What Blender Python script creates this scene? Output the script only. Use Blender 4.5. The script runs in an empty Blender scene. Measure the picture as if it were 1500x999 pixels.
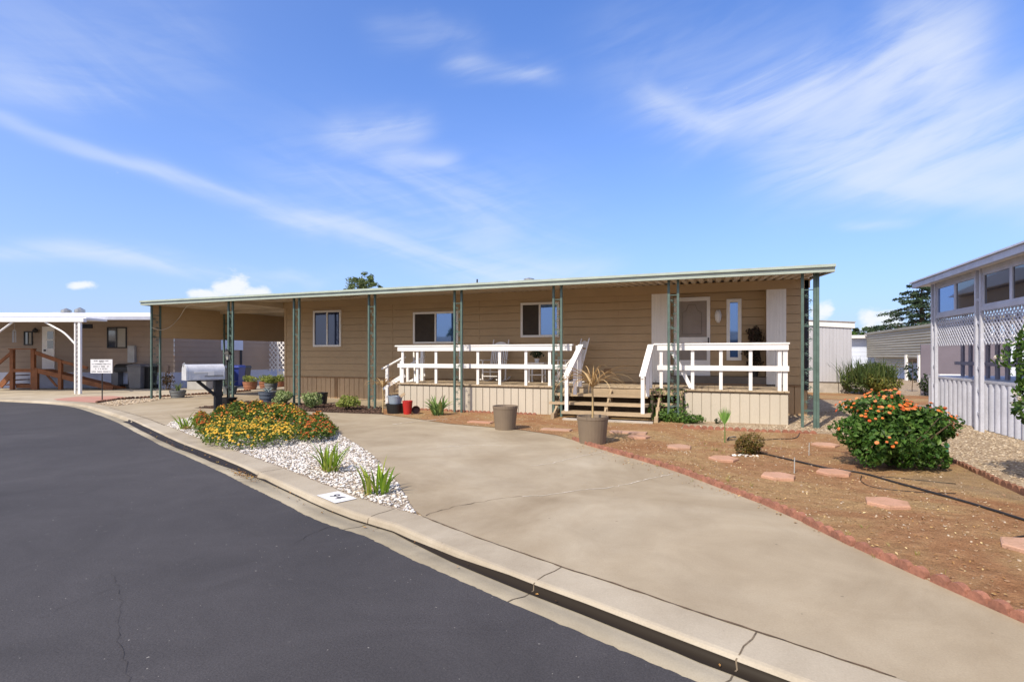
import bpy, bmesh, math, random
import numpy as np
from mathutils import Vector, Matrix, noise as mnoise
random.seed(7); rng = np.random.default_rng(7)
S = bpy.context.scene
COL = S.collection
PI = math.pi
# ------------------------------------------------------------------ survey helpers
FL, CX, CY, EYE = 775.0, 750.0, 520.0, 1.5
YAW = math.radians(20.8); SA, CA = math.sin(YAW), math.cos(YAW)
def ray(px, py):
    k = (px-CX)/FL; m = (CY-py)/FL
    return Vector((k*CA-SA, k*SA+CA, m))
def G(px, py, z=0.0):                      # a point of the level ground
    r = ray(px, py); t = (z-EYE)/r.z
    return Vector((r.x*t, r.y*t, z))
def W(px, py, Y):                          # a point of the plane y = Y
    r = ray(px, py); t = Y/r.y
    return Vector((r.x*t, Y, EYE+r.z*t))
def XP(px, py, X):                         # a point of the plane x = X
    r = ray(px, py); t = X/r.x
    return Vector((X, r.y*t, EYE+r.z*t))
def DP(px, py, d):                         # a point at depth d
    r = ray(px, py); return Vector((r.x*d, r.y*d, EYE+r.z*d))
def s2l(c):
    out = []
    for v in c:
        v = v/255.0
        out.append(v/12.92 if v <= 0.04045 else ((v+0.055)/1.055)**2.4)
    return tuple(out)
# ------------------------------------------------------------------ materials
def newmat(name):
    m = bpy.data.materials.new(name); m.use_nodes = True
    nt = m.node_tree; nt.nodes.clear()
    out = nt.nodes.new('ShaderNodeOutputMaterial'); b = nt.nodes.new('ShaderNodeBsdfPrincipled')
    nt.links.new(b.outputs[0], out.inputs[0])
    return m, nt, b, out
def N(nt, t, **kw):
    n = nt.nodes.new(t)
    for k, v in kw.items():
        if hasattr(n, k): setattr(n, k, v)
        else: n.inputs[k].default_value = v
    return n
def noise_n(nt, vec, scale, detail=4, rough=.6, dist=0):
    n = nt.nodes.new('ShaderNodeTexNoise')
    n.inputs['Scale'].default_value = scale; n.inputs['Detail'].default_value = detail
    n.inputs['Roughness'].default_value = rough; n.inputs['Distortion'].default_value = dist
    nt.links.new(vec, n.inputs['Vector']); return n
def ramp_n(nt, fac, stops):
    r = nt.nodes.new('ShaderNodeValToRGB')
    els = r.color_ramp.elements
    while len(els) < len(stops): els.new(.5)
    for e, (p, c) in zip(els, stops):
        e.position = p; e.color = tuple(c)+((1,) if len(c) == 3 else ())
    nt.links.new(fac, r.inputs['Fac']); return r
def mixc(nt, fac, a, b, mode='MIX'):
    m = nt.nodes.new('ShaderNodeMix'); m.data_type = 'RGBA'; m.blend_type = mode
    for s, v in ((m.inputs[0], fac), (m.inputs[6], a), (m.inputs[7], b)):
        if isinstance(v, (int, float)): s.default_value = v
        elif isinstance(v, tuple): s.default_value = v if len(v) == 4 else v+(1,)
        else: nt.links.new(v, s)
    return m.outputs[2]
def coords(nt, stretch=None, kind='Object'):
    tc = nt.nodes.new('ShaderNodeTexCoord')
    if not stretch: return tc.outputs[kind]
    mp = nt.nodes.new('ShaderNodeMapping'); mp.inputs['Scale'].default_value = stretch
    nt.links.new(tc.outputs[kind], mp.inputs['Vector']); return mp.outputs[0]
def mat(name, rgb, rough=.6, var=.12, scale=3, fine=None, bump=0, bscale=40, metallic=0, spec=.5, stretch=None, rgb2=None, lin=False, mid=(.35, .65)):
    m, nt, b, out = newmat(name)
    c = rgb if lin else s2l(rgb)
    v = coords(nt, stretch)
    n = noise_n(nt, v, scale, 5)
    c2 = (rgb2 if lin else s2l(rgb2)) if rgb2 else tuple(x*(1-2*var) for x in c)
    c1 = c if rgb2 else tuple(min(1, x*(1+var)) for x in c)
    r = ramp_n(nt, n.outputs['Fac'], [(mid[0], c2), (mid[1], c1)])
    col = r.outputs[0]
    if fine:
        n2 = noise_n(nt, v, fine[0], 2)
        r2 = ramp_n(nt, n2.outputs['Fac'], [(.3, (1-fine[1],)*3), (.7, (1+fine[1],)*3)])
        col = mixc(nt, 1.0, col, r2.outputs[0], 'MULTIPLY')
    nt.links.new(col, b.inputs['Base Color'])
    b.inputs['Roughness'].default_value = rough; b.inputs['Metallic'].default_value = metallic
    b.inputs['Specular IOR Level'].default_value = spec
    if bump:
        nb = noise_n(nt, v, bscale, 4)
        bm = N(nt, 'ShaderNodeBump'); bm.inputs['Strength'].default_value = bump; bm.inputs['Distance'].default_value = .02
        nt.links.new(nb.outputs['Fac'], bm.inputs['Height']); nt.links.new(bm.outputs[0], b.inputs['Normal'])
    return m
def leafmat(name, cols, transl=.3, rough=.5):
    m, nt, b, out = newmat(name)
    g = nt.nodes.new('ShaderNodeNewGeometry')
    k = len(cols)
    r = ramp_n(nt, g.outputs['Random Per Island'], [((i+.0)/max(1, k-1), s2l(c)) for i, c in enumerate(cols)])
    nt.links.new(r.outputs[0], b.inputs['Base Color']); b.inputs['Roughness'].default_value = rough
    b.inputs['Specular IOR Level'].default_value = .3
    if transl:
        t = nt.nodes.new('ShaderNodeBsdfTranslucent'); nt.links.new(r.outputs[0], t.inputs[0])
        mx = nt.nodes.new('ShaderNodeMixShader'); mx.inputs[0].default_value = transl
        nt.links.new(b.outputs[0], mx.inputs[1]); nt.links.new(t.outputs[0], mx.inputs[2]); nt.links.new(mx.outputs[0], out.inputs[0])
    return m
M = {}
M['siding'] = mat('tan_siding', (183, 157, 120), .6, .03, 1.5, fine=(60, .04), bump=.06, bscale=30)
M['siding_shadow'] = M['siding']
M['skirt'] = mat('tan_skirting', (196, 168, 132), .65, .06, 1.2, fine=(50, .05))
M['skirtb'] = mat('weathered_board', (150, 118, 84), .7, .08, 3)
M['deckskirt'] = mat('cream_panel', (188, 181, 167), .65, .035, 1.1, fine=(45, .04), stretch=(1, 1, .4))
M['deckwood'] = mat('deck_boards', (176, 160, 136), .75, .12, 4, fine=(60, .12), stretch=(1, .12, 1), bump=.2)
M['stepwood'] = mat('step_wood', (172, 153, 126), .75, .1, 3, fine=(60, .12), stretch=(.15, 1, 1), bump=.2)
M['white'] = mat('white_paint', (232, 232, 232), .45, .03, 3, fine=(25, .03))
M['whitetrim'] = mat('white_trim', (236, 234, 230), .45, .03, 3)
M['whitepanel'] = mat('white_vertical_panel', (242, 240, 234), .5, .03, 2, stretch=(8, 1, .4))
M['green'] = mat('green_metal', (84, 106, 100), .45, .1, 6, fine=(50, .07))
M['greenfascia'] = mat('green_gutter_paint', (166, 178, 168), .4, .05, 3, fine=(40, .05))
M['pan'] = mat('cream_roof_pan', (196, 182, 160), .45, .07, 1.5)
M['panwhite'] = mat('white_roof_pan', (226, 226, 226), .4, .05, 1.5)
M['winframe'] = mat('vinyl_window_frame', (238, 235, 228), .4, .02, 3)
M['dark'] = mat('dark_metal', (34, 34, 36), .5, .1, 5)
M['black'] = mat('black_plastic', (30, 31, 33), .45, .1, 5)
M['woodblack'] = mat('black_post_paint', (44, 42, 40), .65, .15, 5, fine=(40, .1))
M['terrac'] = mat('terracotta', (150, 100, 76), .75, .12, 5)
M['brownpot'] = mat('brown_plastic_pot', (122, 108, 92), .55, .05, 3)
M['bluepot'] = mat('blue_grey_pot', (84, 94, 108), .55, .08, 4)
M['greypot'] = mat('grey_pot', (112, 116, 118), .6, .08, 4)
M['palebowl'] = mat('pale_blue_bowl', (138, 152, 168), .5, .06, 4)
M['red'] = mat('red_plastic', (178, 40, 36), .4, .06, 4)
M['soil'] = mat('potting_soil', (70, 54, 42), .95, .2, 30)
M['edging'] = mat('red_concrete_edging', (146, 100, 82), .85, .2, 6, fine=(60, .15), bump=.3, bscale=60)
M['edgingbrown'] = mat('brown_concrete_edging', (120, 84, 66), .85, .2, 6, fine=(60, .15), bump=.3, bscale=60)
M['stone'] = mat('pink_stepping_stone', (186, 150, 130), .85, .16, 6, fine=(70, .12), bump=.2, bscale=50)
def stonemat():
    m, nt, b, out = newmat('weathered_pink_stone'); v = coords(nt); oi = nt.nodes.new('ShaderNodeObjectInfo')
    c = ramp_n(nt, oi.outputs['Random'], [(0, s2l((168,138,120))), (.5, s2l((188,150,128))), (1, s2l((176,134,112)))]).outputs[0]
    n1 = noise_n(nt, coords(nt, None, 'Generated'), 2.2, 6, .7); c = mixc(nt, ramp_n(nt, n1.outputs['Fac'], [(.48, (0,)*3), (.64, (.75,)*3)]).outputs[0], c, s2l((150,118,88))+(1,))
    n2 = noise_n(nt, v, 60, 3); c = mixc(nt, 1, c, ramp_n(nt, n2.outputs['Fac'], [(.3, (.84,)*3), (.7, (1.12,)*3)]).outputs[0], 'MULTIPLY')
    nt.links.new(c, b.inputs['Base Color']); b.inputs['Roughness'].default_value = .9
    bm = N(nt, 'ShaderNodeBump'); bm.inputs['Strength'].default_value = .3; bm.inputs['Distance'].default_value = .01
    nt.links.new(n2.outputs['Fac'], bm.inputs['Height']); nt.links.new(bm.outputs[0], b.inputs['Normal']); return m
M['stone'] = stonemat()
M['alu'] = mat('white_mailbox_metal', (206, 208, 212), .38, .06, 5, fine=(25, .06), metallic=.15)
M['steel'] = mat('galvanised_steel', (170, 172, 172), .35, .1, 6, metallic=.7)
M['nsiding'] = mat('brown_grey_siding', (156, 137, 120), .6, .03, 1.5, fine=(60, .04))
M['nskirt'] = mat('pale_blue_skirting', (190, 196, 214), .6, .05, 2)
M['rampwood'] = mat('brown_stained_wood', (140, 88, 52), .7, .15, 3, fine=(40, .1))
M['shed'] = mat('pale_grey_shed_siding', (178, 180, 188), .6, .03, 2, stretch=(6, 1, .4))
M['block'] = mat('grey_concrete_block', (176, 170, 162), .85, .1, 3, fine=(40, .08))
M['rightwhite'] = mat('weathered_white_metal', (194, 199, 214), .5, .06, 3, fine=(30, .05))
M['bluewhite'] = mat('pale_blue_siding', (205, 216, 236), .6, .03, 2)
M['corr'] = mat('grey_tan_corrugated_metal', (150, 146, 130), .5, .12, 1, fine=(8, .06), stretch=(1, .2, 4))
M['navy'] = mat('dark_navy_trim', (30, 34, 44), .6, .1, 4)
M['bluebin'] = mat('blue_bin_plastic', (40, 58, 140), .45, .06, 3)
M['greybin'] = mat('grey_bin_plastic', (110, 110, 112), .5, .06, 3)
M['palebin'] = mat('pale_grey_plastic', (170, 170, 168), .5, .06, 3)
M['hose'] = mat('black_irrigation_pipe', (38, 35, 33), .5, .1, 10)
M['cord'] = mat('white_cord', (220, 215, 200), .6, .02, 5)
M['ink'] = mat('dark_lettering', (40, 42, 52), .6, .05, 10)
M['signwhite'] = mat('white_sign_board', (222, 224, 228), .5, .03, 5)
M['bark'] = mat('grey_brown_bark', (96, 80, 64), .9, .2, 8, bump=.5, bscale=30)
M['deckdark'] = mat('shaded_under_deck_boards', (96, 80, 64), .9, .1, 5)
M['mailblk'] = M['woodblack']
def glassmat(name, tint, metal=.0, rough=.03, spec=.9):
    m, nt, b, out = newmat(name)
    b.inputs['Base Color'].default_value = s2l(tint)+(1,)
    b.inputs['Metallic'].default_value = metal; b.inputs['Roughness'].default_value = rough
    b.inputs['Specular IOR Level'].default_value = spec; b.inputs['IOR'].default_value = 1.9
    v = coords(nt); n = noise_n(nt, v, 1.2, 1)
    bm = N(nt, 'ShaderNodeBump'); bm.inputs['Strength'].default_value = .04; bm.inputs['Distance'].default_value = .05
    nt.links.new(n.outputs['Fac'], bm.inputs['Height']); nt.links.new(bm.outputs[0], b.inputs['Normal'])
    return m
M['glass'] = glassmat('blue_reflective_window_glass', (92, 132, 188), .55)
M['glassnavy'] = glassmat('navy_window_glass', (44, 56, 92), .3, .04, .5)
M['glassdark'] = glassmat('dark_window_glass', (40, 42, 50), .12, .05)
M['screen'] = mat('dark_insect_screen', (66, 58, 50), .8, .06, 6)
M['doorscreen'] = mat('grey_door_screen', (150, 140, 132), .7, .04, 4)
M['curtain'] = mat('pale_window_curtain', (165, 160, 150), .8, .05, 10, stretch=(12, 1, .2))
# ------------------------------------------------------------------ mesh builder
class MB:
    def __init__(s): s.v = []; s.f = []
    def add(s, vs, fs):
        o = len(s.v); s.v += [tuple(p) for p in vs]; s.f += [tuple(o+i for i in f) for f in fs]
    def box(s, x0, x1, y0, y1, z0, z1):
        s.add([(x0,y0,z0),(x1,y0,z0),(x1,y1,z0),(x0,y1,z0),(x0,y0,z1),(x1,y0,z1),(x1,y1,z1),(x0,y1,z1)],
              [(0,3,2,1),(4,5,6,7),(0,1,5,4),(1,2,6,5),(2,3,7,6),(3,0,4,7)])
        return s
    def bar(s, a, b, w, h, up=(0,0,1)):       # rectangular bar from a to b; w sideways, h along up
        a = Vector(a); b = Vector(b); d = (b-a).normalized(); u = Vector(up)
        if abs(d.dot(u)) > .99: u = Vector((0,1,0))
        sd = d.cross(u).normalized(); u = sd.cross(d).normalized()
        vs = [p + sd*sx*w/2 + u*sz*h/2 for p in (a, b) for sx, sz in ((-1,-1),(1,-1),(1,1),(-1,1))]
        s.add(vs, [(3,2,1,0),(4,5,6,7),(0,1,5,4),(1,2,6,5),(2,3,7,6),(3,0,4,7)]); return s
    def tube(s, pts, r, n=6, cap=True):
        pts = [Vector(p) for p in pts]; rings = []
        rr = r if isinstance(r, (list, tuple)) else [r]*len(pts)
        ref = Vector((0,0,1))
        o = len(s.v)
        for i, p in enumerate(pts):
            d = (pts[min(i+1, len(pts)-1)]-pts[max(i-1, 0)]).normalized()
            if abs(d.dot(ref)) > .95: rf = Vector((1,0,0))
            else: rf = ref
            x = d.cross(rf).normalized(); y = x.cross(d).normalized()
            for k in range(n):
                a = 2*PI*k/n; s.v.append(tuple(p + (x*math.cos(a)+y*math.sin(a))*rr[i]))
        for i in range(len(pts)-1):
            for k in range(n):
                a = o+i*n+k; b = o+i*n+(k+1)%n
                s.f.append((a, a+n, b+n, b))
        if cap:
            s.f.append(tuple(o+k for k in range(n))); s.f.append(tuple(o+(len(pts)-1)*n+k for k in reversed(range(n))))
        return s
    def lathe(s, prof, c=(0,0,0), n=24, sq=False):
        o = len(s.v)
        for r, z in prof:
            for k in range(n):
                a = 2*PI*(k+.5)/n; q = 1.0
                if sq: q = 1/max(abs(math.cos(a)), abs(math.sin(a)))
                s.v.append((c[0]+r*q*math.cos(a), c[1]+r*q*math.sin(a), c[2]+z))
        for i in range(len(prof)-1):
            for k in range(n):
                a = o+i*n+k; b = o+i*n+(k+1)%n
                s.f.append((a, b, b+n, a+n))
        s.f.append(tuple(o+k for k in reversed(range(n)))); s.f.append(tuple(o+(len(prof)-1)*n+k for k in range(n)))
        return s
    def prism(s, poly, z0, z1):
        n = len(poly); s.add([(p[0],p[1],z0) for p in poly]+[(p[0],p[1],z1) for p in poly],
            [tuple(reversed(range(n))), tuple(range(n, 2*n))]+[(i,(i+1)%n,n+(i+1)%n,n+i) for i in range(n)]); return s
    def quad(s, a, b, c, d): s.add([a,b,c,d], [(0,1,2,3)]); return s
    def build(s, name, m, parent=None, smooth=False, world=True, bevel=0, mw=None):
        me = bpy.data.meshes.new(name)
        vs = s.v
        if parent is not None and world:
            inv = Matrix.LocRotScale(parent.location, parent.rotation_euler, parent.scale).inverted()
            if parent.parent is not None:
                inv = inv @ Matrix.LocRotScale(parent.parent.location, parent.parent.rotation_euler, None).inverted()
            vs = [tuple(inv @ Vector(p)) for p in vs]
        me.from_pydata(vs, [], s.f); me.update()
        if bevel:
            bm = bmesh.new(); bm.from_mesh(me)
            bmesh.ops.bevel(bm, geom=[e for e in bm.edges], offset=bevel, segments=1, affect='EDGES', clamp_overlap=True)
            bm.to_mesh(me); bm.free()
        me.materials.append(m)
        if smooth: me.polygons.foreach_set('use_smooth', [True]*len(me.polygons))
        o = bpy.data.objects.new(name, me); COL.objects.link(o)
        if parent is not None: o.parent = parent
        return o
def bulk(name, V, F, m, parent=None, smooth=False):
    me = bpy.data.meshes.new(name)
    V = np.asarray(V, dtype=float); F = np.asarray(F)
    if parent is not None:
        inv = np.array(Matrix.LocRotScale(parent.location, parent.rotation_euler, None).inverted())
        V = V @ inv[:3,:3].T + inv[:3,3]
    me.from_pydata(V.tolist(), [], F.tolist()); me.update(); me.materials.append(m)
    if smooth: me.polygons.foreach_set('use_smooth', [True]*len(me.polygons))
    o = bpy.data.objects.new(name, me); COL.objects.link(o)
    if parent is not None: o.parent = parent
    return o
def tag(o, label, cat, group=None, kind=None):
    o['label'] = label; o['category'] = cat
    if group: o['group'] = group
    if kind: o['kind'] = kind
    return o
def struct(o, kind='structure', label=None, cat=None):
    o['kind'] = kind
    if label: o['label'] = label; o['category'] = cat
    return o
def thing(name, label, cat, loc=(0,0,0), rz=0, group=None):
    o = bpy.data.objects.new(name, None); COL.objects.link(o); o.location = loc; o.rotation_euler = (0,0,rz)
    o.empty_display_size = .2
    return tag(o, label, cat, group)
def copy_tree(o, parent=None):
    c = o.copy(); COL.objects.link(c)
    if parent is not None: c.parent = parent
    for ch in [x for x in o.children]: copy_tree(ch, c)
    return c
def spline(pts, step):
    pts = [Vector((p[0], p[1], p[2] if len(p) > 2 else 0)) for p in pts]; out = []
    P = [pts[0]*2-pts[1]]+pts+[pts[-1]*2-pts[-2]]
    for i in range(1, len(P)-2):
        n = max(1, int((P[i+1]-P[i]).length/step))
        for k in range(n):
            t = k/n
            out.append(.5*((2*P[i])+(P[i+1]-P[i-1])*t+(2*P[i-1]-5*P[i]+4*P[i+1]-P[i+2])*t*t+(3*P[i]-P[i-1]-3*P[i+1]+P[i+2])*t**3))
    out.append(pts[-1]); return out
def sheet(name, poly, z, m, parent=None, kind='structure'):
    bm = bmesh.new(); vs = [bm.verts.new((p[0], p[1], z)) for p in poly]
    f = bm.faces.new(vs); 
    f.normal_update()
    if f.normal.z < 0: f.normal_flip()
    bmesh.ops.triangulate(bm, faces=[f])
    me = bpy.data.meshes.new(name); bm.to_mesh(me); bm.free(); me.materials.append(m)
    o = bpy.data.objects.new(name, me); COL.objects.link(o)
    if kind and parent is None: o['kind'] = kind
    if parent is not None: o.parent = parent
    return o
def in_poly(poly, x, y):
    c = False; n = len(poly); j = n-1
    for i in range(n):
        xi, yi, xj, yj = poly[i][0], poly[i][1], poly[j][0], poly[j][1]
        if (yi > y) != (yj > y) and x < (xj-xi)*(y-yi)/(yj-yi)+xi: c = not c
        j = i
    return c
def sample_poly(poly, n):
    xs = [p[0] for p in poly]; ys = [p[1] for p in poly]; out = []
    while len(out) < n:
        x = random.uniform(min(xs), max(xs)); y = random.uniform(min(ys), max(ys))
        if in_poly(poly, x, y): out.append((x, y))
    return out
def edge_dist(poly, x, y):
    best = 1e9; n = len(poly); p = Vector((x, y))
    for i in range(n):
        a = Vector(poly[i][:2]); b = Vector(poly[(i+1)%n][:2]); ab = b-a
        t = max(0, min(1, (p-a).dot(ab)/max(ab.length_squared, 1e-12))); best = min(best, (p-a-ab*t).length)
    return best
# ---- rocks
_t = (1+5**.5)/2
ICO_V = np.array([(-1,_t,0),(1,_t,0),(-1,-_t,0),(1,-_t,0),(0,-1,_t),(0,1,_t),(0,-1,-_t),(0,1,-_t),(_t,0,-1),(_t,0,1),(-_t,0,-1),(-_t,0,1)])/math.sqrt(1+_t*_t)
ICO_F = np.array([(0,11,5),(0,5,1),(0,1,7),(0,7,10),(0,10,11),(1,5,9),(5,11,4),(11,10,2),(10,7,6),(7,1,8),(3,9,4),(3,4,2),(3,2,6),(3,6,8),(3,8,9),(4,9,5),(2,4,11),(6,2,10),(8,6,7),(9,8,1)])
def rot_rand(n):
    q = rng.normal(size=(n,4)); q /= np.linalg.norm(q, axis=1)[:,None]
    w,x,y,z = q.T
    return np.stack([np.stack([1-2*(y*y+z*z),2*(x*y-z*w),2*(x*z+y*w)],-1),np.stack([2*(x*y+z*w),1-2*(x*x+z*z),2*(y*z-x*w)],-1),np.stack([2*(x*z-y*w),2*(y*z+x*w),1-2*(x*x+y*y)],-1)],1)
def rocks(name, pts, smin, smax, m, z=0, parent=None, flat=.6):
    pts = np.array([(p[0], p[1], (p[2] if len(p) > 2 else z)) for p in pts]); n = len(pts)
    R = rot_rand(n)
    base = ICO_V[None]*rng.uniform(.72, 1.2, (n,12,1))
    sc = rng.uniform(smin, smax, (n,1,1))*np.concatenate([np.ones((n,1,1)), rng.uniform(.6,1,(n,1,1)), rng.uniform(.4,.8,(n,1,1))], 2)
    V = np.einsum('nij,nkj->nki', R, base*sc); V[:,:,2] *= flat
    V += pts[:,None,:]; V[:,:,2] += (sc[:,:,0]*.25)
    F = (ICO_F[None]+12*np.arange(n)[:,None,None]).reshape(-1,3)
    return bulk(name, V.reshape(-1,3), F, m, parent)
# ---- leaves: each a folded diamond
def leaves(name, P, D, size, m, parent=None, aspect=.5, jit=.6):
    """P positions (n,3), D preferred outward/up directions (n,3)"""
    P = np.asarray(P, float); n = len(P)
    D = np.asarray(D, float)+rng.normal(size=(n,3))*jit; D /= np.linalg.norm(D, axis=1)[:,None]+1e-9
    T = np.cross(D, rng.normal(size=(n,3))); T /= np.linalg.norm(T, axis=1)[:,None]+1e-9
    B = np.cross(D, T)
    s = rng.uniform(size*.6, size*1.3, (n,1))
    v0 = P - T*s*.5; v1 = P + B*s*aspect*.5 + D*s*.1; v2 = P + T*s*.5; v3 = P - B*s*aspect*.5 + D*s*.1
    V = np.stack([v0,v1,v2,v3],1).reshape(-1,3)
    i = 4*np.arange(n)[:,None]
    F = np.concatenate([i+np.array([[0,1,2]]), i+np.array([[0,2,3]])], 0)
    return bulk(name, V, F, m, parent)
def blob_points(n, c, r, surf=.55, squash_low=True, lumps=7, lump=.25, seed=0):
    """points in a lumpy ellipsoid, biased to its surface; returns P, D"""
    rg = np.random.default_rng(seed)
    d = rg.normal(size=(n,3)); d /= np.linalg.norm(d, axis=1)[:,None]
    L = rg.normal(size=(lumps,3)); L /= np.linalg.norm(L, axis=1)[:,None]
    w = np.clip(np.max(d@L.T, axis=1), 0, 1)**4
    rad = (1-lump) + lump*1.3*w
    u = rg.uniform(0, 1, n)
    rad *= np.where(rg.uniform(size=n) < surf, rg.uniform(.82, 1.03, n), u**(1/3.))
    P = d*rad[:,None]*np.array(r)+np.array(c)
    return P, d
def flower_heads(name, P, D, size, m, parent=None, petals=7):
    """each head a little dome of petals"""
    P = np.asarray(P, float); n = len(P); D = np.asarray(D, float); D /= np.linalg.norm(D, axis=1)[:,None]+1e-9
    T = np.cross(D, rng.normal(size=(n,3))); T /= np.linalg.norm(T, axis=1)[:,None]+1e-9; B = np.cross(D, T)
    s = rng.uniform(size*.7, size*1.25, (n,1)); V = []; 
    for k in range(petals):
        if k == 0: cen = P + D*s*.35; ax = D
        else:
            a = 2*PI*k/(petals-1); o = T*math.cos(a)+B*math.sin(a)
            cen = P + o*s*.34 + D*s*.15; ax = D*.8+o*.6
        ax = ax/np.linalg.norm(ax, axis=1)[:,None]
        t = np.cross(ax, T*.3+B*.9); t /= np.linalg.norm(t, axis=1)[:,None]; b = np.cross(ax, t)
        q = s*.24
        V += [cen+t*q, cen+b*q, cen-t*q, cen-b*q, cen+ax*q*.5]
    V = np.stack(V, 1); npv = V.shape[1]
    tri = []
    for k in range(petals):
        o = 5*k; tri += [(o+4,o,o+1),(o+4,o+1,o+2),(o+4,o+2,o+3),(o+4,o+3,o)]
    # join the petals of one head to a shared island through the base ring
    for k in range(1, petals): tri.append((0, 5*k, 5*k+2))
    F = (np.array(tri)[None]+npv*np.arange(n)[:,None,None]).reshape(-1,3)
    return bulk(name, V.reshape(-1,3), F, m, parent)
def blades(mb, c, n, L, w, lean=(.15,.8), droop=.5, seg=6, rad=.05, fold=.35, seed=1, azr=(0, 2*PI)):
    rg = random.Random(seed)
    for i in range(n):
        az = rg.uniform(*azr); le = rg.uniform(*lean); l = L*rg.uniform(.6, 1.1); ww = w*rg.uniform(.7, 1.15)
        o = Vector((math.cos(az), math.sin(az), 0)); sd = Vector((-o.y, o.x, 0))
        p = Vector(c)+o*rad*rg.random()+sd*rad*rg.uniform(-1,1); ang = le*.6; base = len(mb.v)
        dr = droop*rg.uniform(.4, 1.4)
        for k in range(seg+1):
            t = k/seg
            wd = ww*(.75+.6*t if t < .35 else .96*(1-((t-.35)/.65)**1.6))+.0006
            dirv = o*math.sin(ang)+Vector((0,0,1))*math.cos(ang); nv = o*math.cos(ang)-Vector((0,0,1))*math.sin(ang)
            mb.v += [tuple(p-sd*wd/2-nv*wd*fold*.0+nv*-wd*fold), tuple(p), tuple(p+sd*wd/2-nv*wd*fold)]
            p = p+dirv*l/seg; ang += (le*.4+dr*t*1.6)/seg*2
        for k in range(seg):
            a = base+3*k; mb.f += [(a,a+1,a+4,a+3),(a+1,a+2,a+5,a+4)]
    return mb
# ================================================================== CAMERA, SUN, SKY
cam = bpy.data.cameras.new('camera'); co = bpy.data.objects.new('camera', cam); COL.objects.link(co)
co.location = (0,0,EYE); co.rotation_euler = (PI/2, 0, YAW); S.camera = co
cam.sensor_width = 36; cam.lens = FL/1500*36; cam.shift_y = (CY-499.5)/1500; cam.clip_end = 6000; cam.clip_start = .05
TR = Vector((.28, .9, -1)).normalized()
sl = bpy.data.lights.new('sun', 'SUN'); sl.energy = 5.0; sl.angle = math.radians(.5); sl.color = (1, .875, .71)
so = bpy.data.objects.new('sun', sl); COL.objects.link(so); so.rotation_euler = TR.to_track_quat('-Z', 'Y').to_euler(); so.location = (0,0,30)
SUN_EL = math.asin(-TR.z); SUN_AZ = math.atan2(-TR.x, -TR.y)
wd = bpy.data.worlds.new('World'); S.world = wd; wd.use_nodes = True
nt = wd.node_tree; nt.nodes.clear()
wo = nt.nodes.new('ShaderNodeOutputWorld'); bg = nt.nodes.new('ShaderNodeBackground'); nt.links.new(bg.outputs[0], wo.inputs[0])
sky = nt.nodes.new('ShaderNodeTexSky'); sky.sky_type = 'NISHITA'; sky.sun_disc = False
sky.sun_elevation = SUN_EL; sky.sun_rotation = SUN_AZ; sky.air_density = 1.0; sky.dust_density = .3; sky.ozone_density = 2.0
SKY_STR = .15; bg.inputs['Strength'].default_value = SKY_STR
tcw = nt.nodes.new('ShaderNodeTexCoord'); sep = nt.nodes.new('ShaderNodeSeparateXYZ'); nt.links.new(tcw.outputs['Generated'], sep.inputs[0])
def mth(op, a, b=None, c=None):
    n = nt.nodes.new('ShaderNodeMath'); n.operation = op
    for i, v in enumerate((a, b, c)):
        if v is None: continue
        if isinstance(v, (int, float)): n.inputs[i].default_value = v
        else: nt.links.new(v, n.inputs[i])
    return n.outputs[0]
AZ = mth('ARCTAN2', sep.outputs[0], sep.outputs[1]); EL = mth('ARCSINE', sep.outputs[2])
def azel(px, py):
    r = ray(px, py).normalized(); return math.atan2(r.x, r.y), math.asin(r.z)
cmb = nt.nodes.new('ShaderNodeCombineXYZ'); nt.links.new(AZ, cmb.inputs[0]); nt.links.new(EL, cmb.inputs[1])
def wnoise(scale, sx, sy, ang, det=5, rough=.6, dist=.6, off=0):
    mp = nt.nodes.new('ShaderNodeMapping'); mp.inputs['Rotation'].default_value = (0,0,ang); mp.inputs['Location'].default_value = (off,off*.7,off)
    nt.links.new(cmb.outputs[0], mp.inputs[0])
    mp2 = nt.nodes.new('ShaderNodeMapping'); mp2.inputs['Scale'].default_value = (sx,sy,1); nt.links.new(mp.outputs[0], mp2.inputs[0])
    n = noise_n(nt, mp2.outputs[0], scale, det, rough, dist); return n.outputs['Fac']
NA = wnoise(5, .6, 3.0, .30, det=5, rough=.55, off=.3, dist=.8)       # wisps falling to the right
NB = wnoise(5, .65, 2.7, -.30, det=5, rough=.55, off=1.7, dist=.8)
NF = wnoise(17, .35, 2.2, -.22, det=6, rough=.6, off=4.2, dist=1.2)
NA = mth('ADD', mth('MULTIPLY', NA, .72), mth('MULTIPLY', NF, .28)); NB = mth('ADD', mth('MULTIPLY', NB, .72), mth('MULTIPLY', NF, .28))       # wisps rising to the right
NP = wnoise(26, 1, 1.7, 0, 7, .6, .3, off=3.1)          # puffs
NL = wnoise(3.2, 1, 1.8, 0, 3, .5, .5, off=5)            # slow warp
WARP = mth('MULTIPLY', mth('SUBTRACT', NL, .5), .10)
ELW = mth('ADD', EL, WARP)
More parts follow.
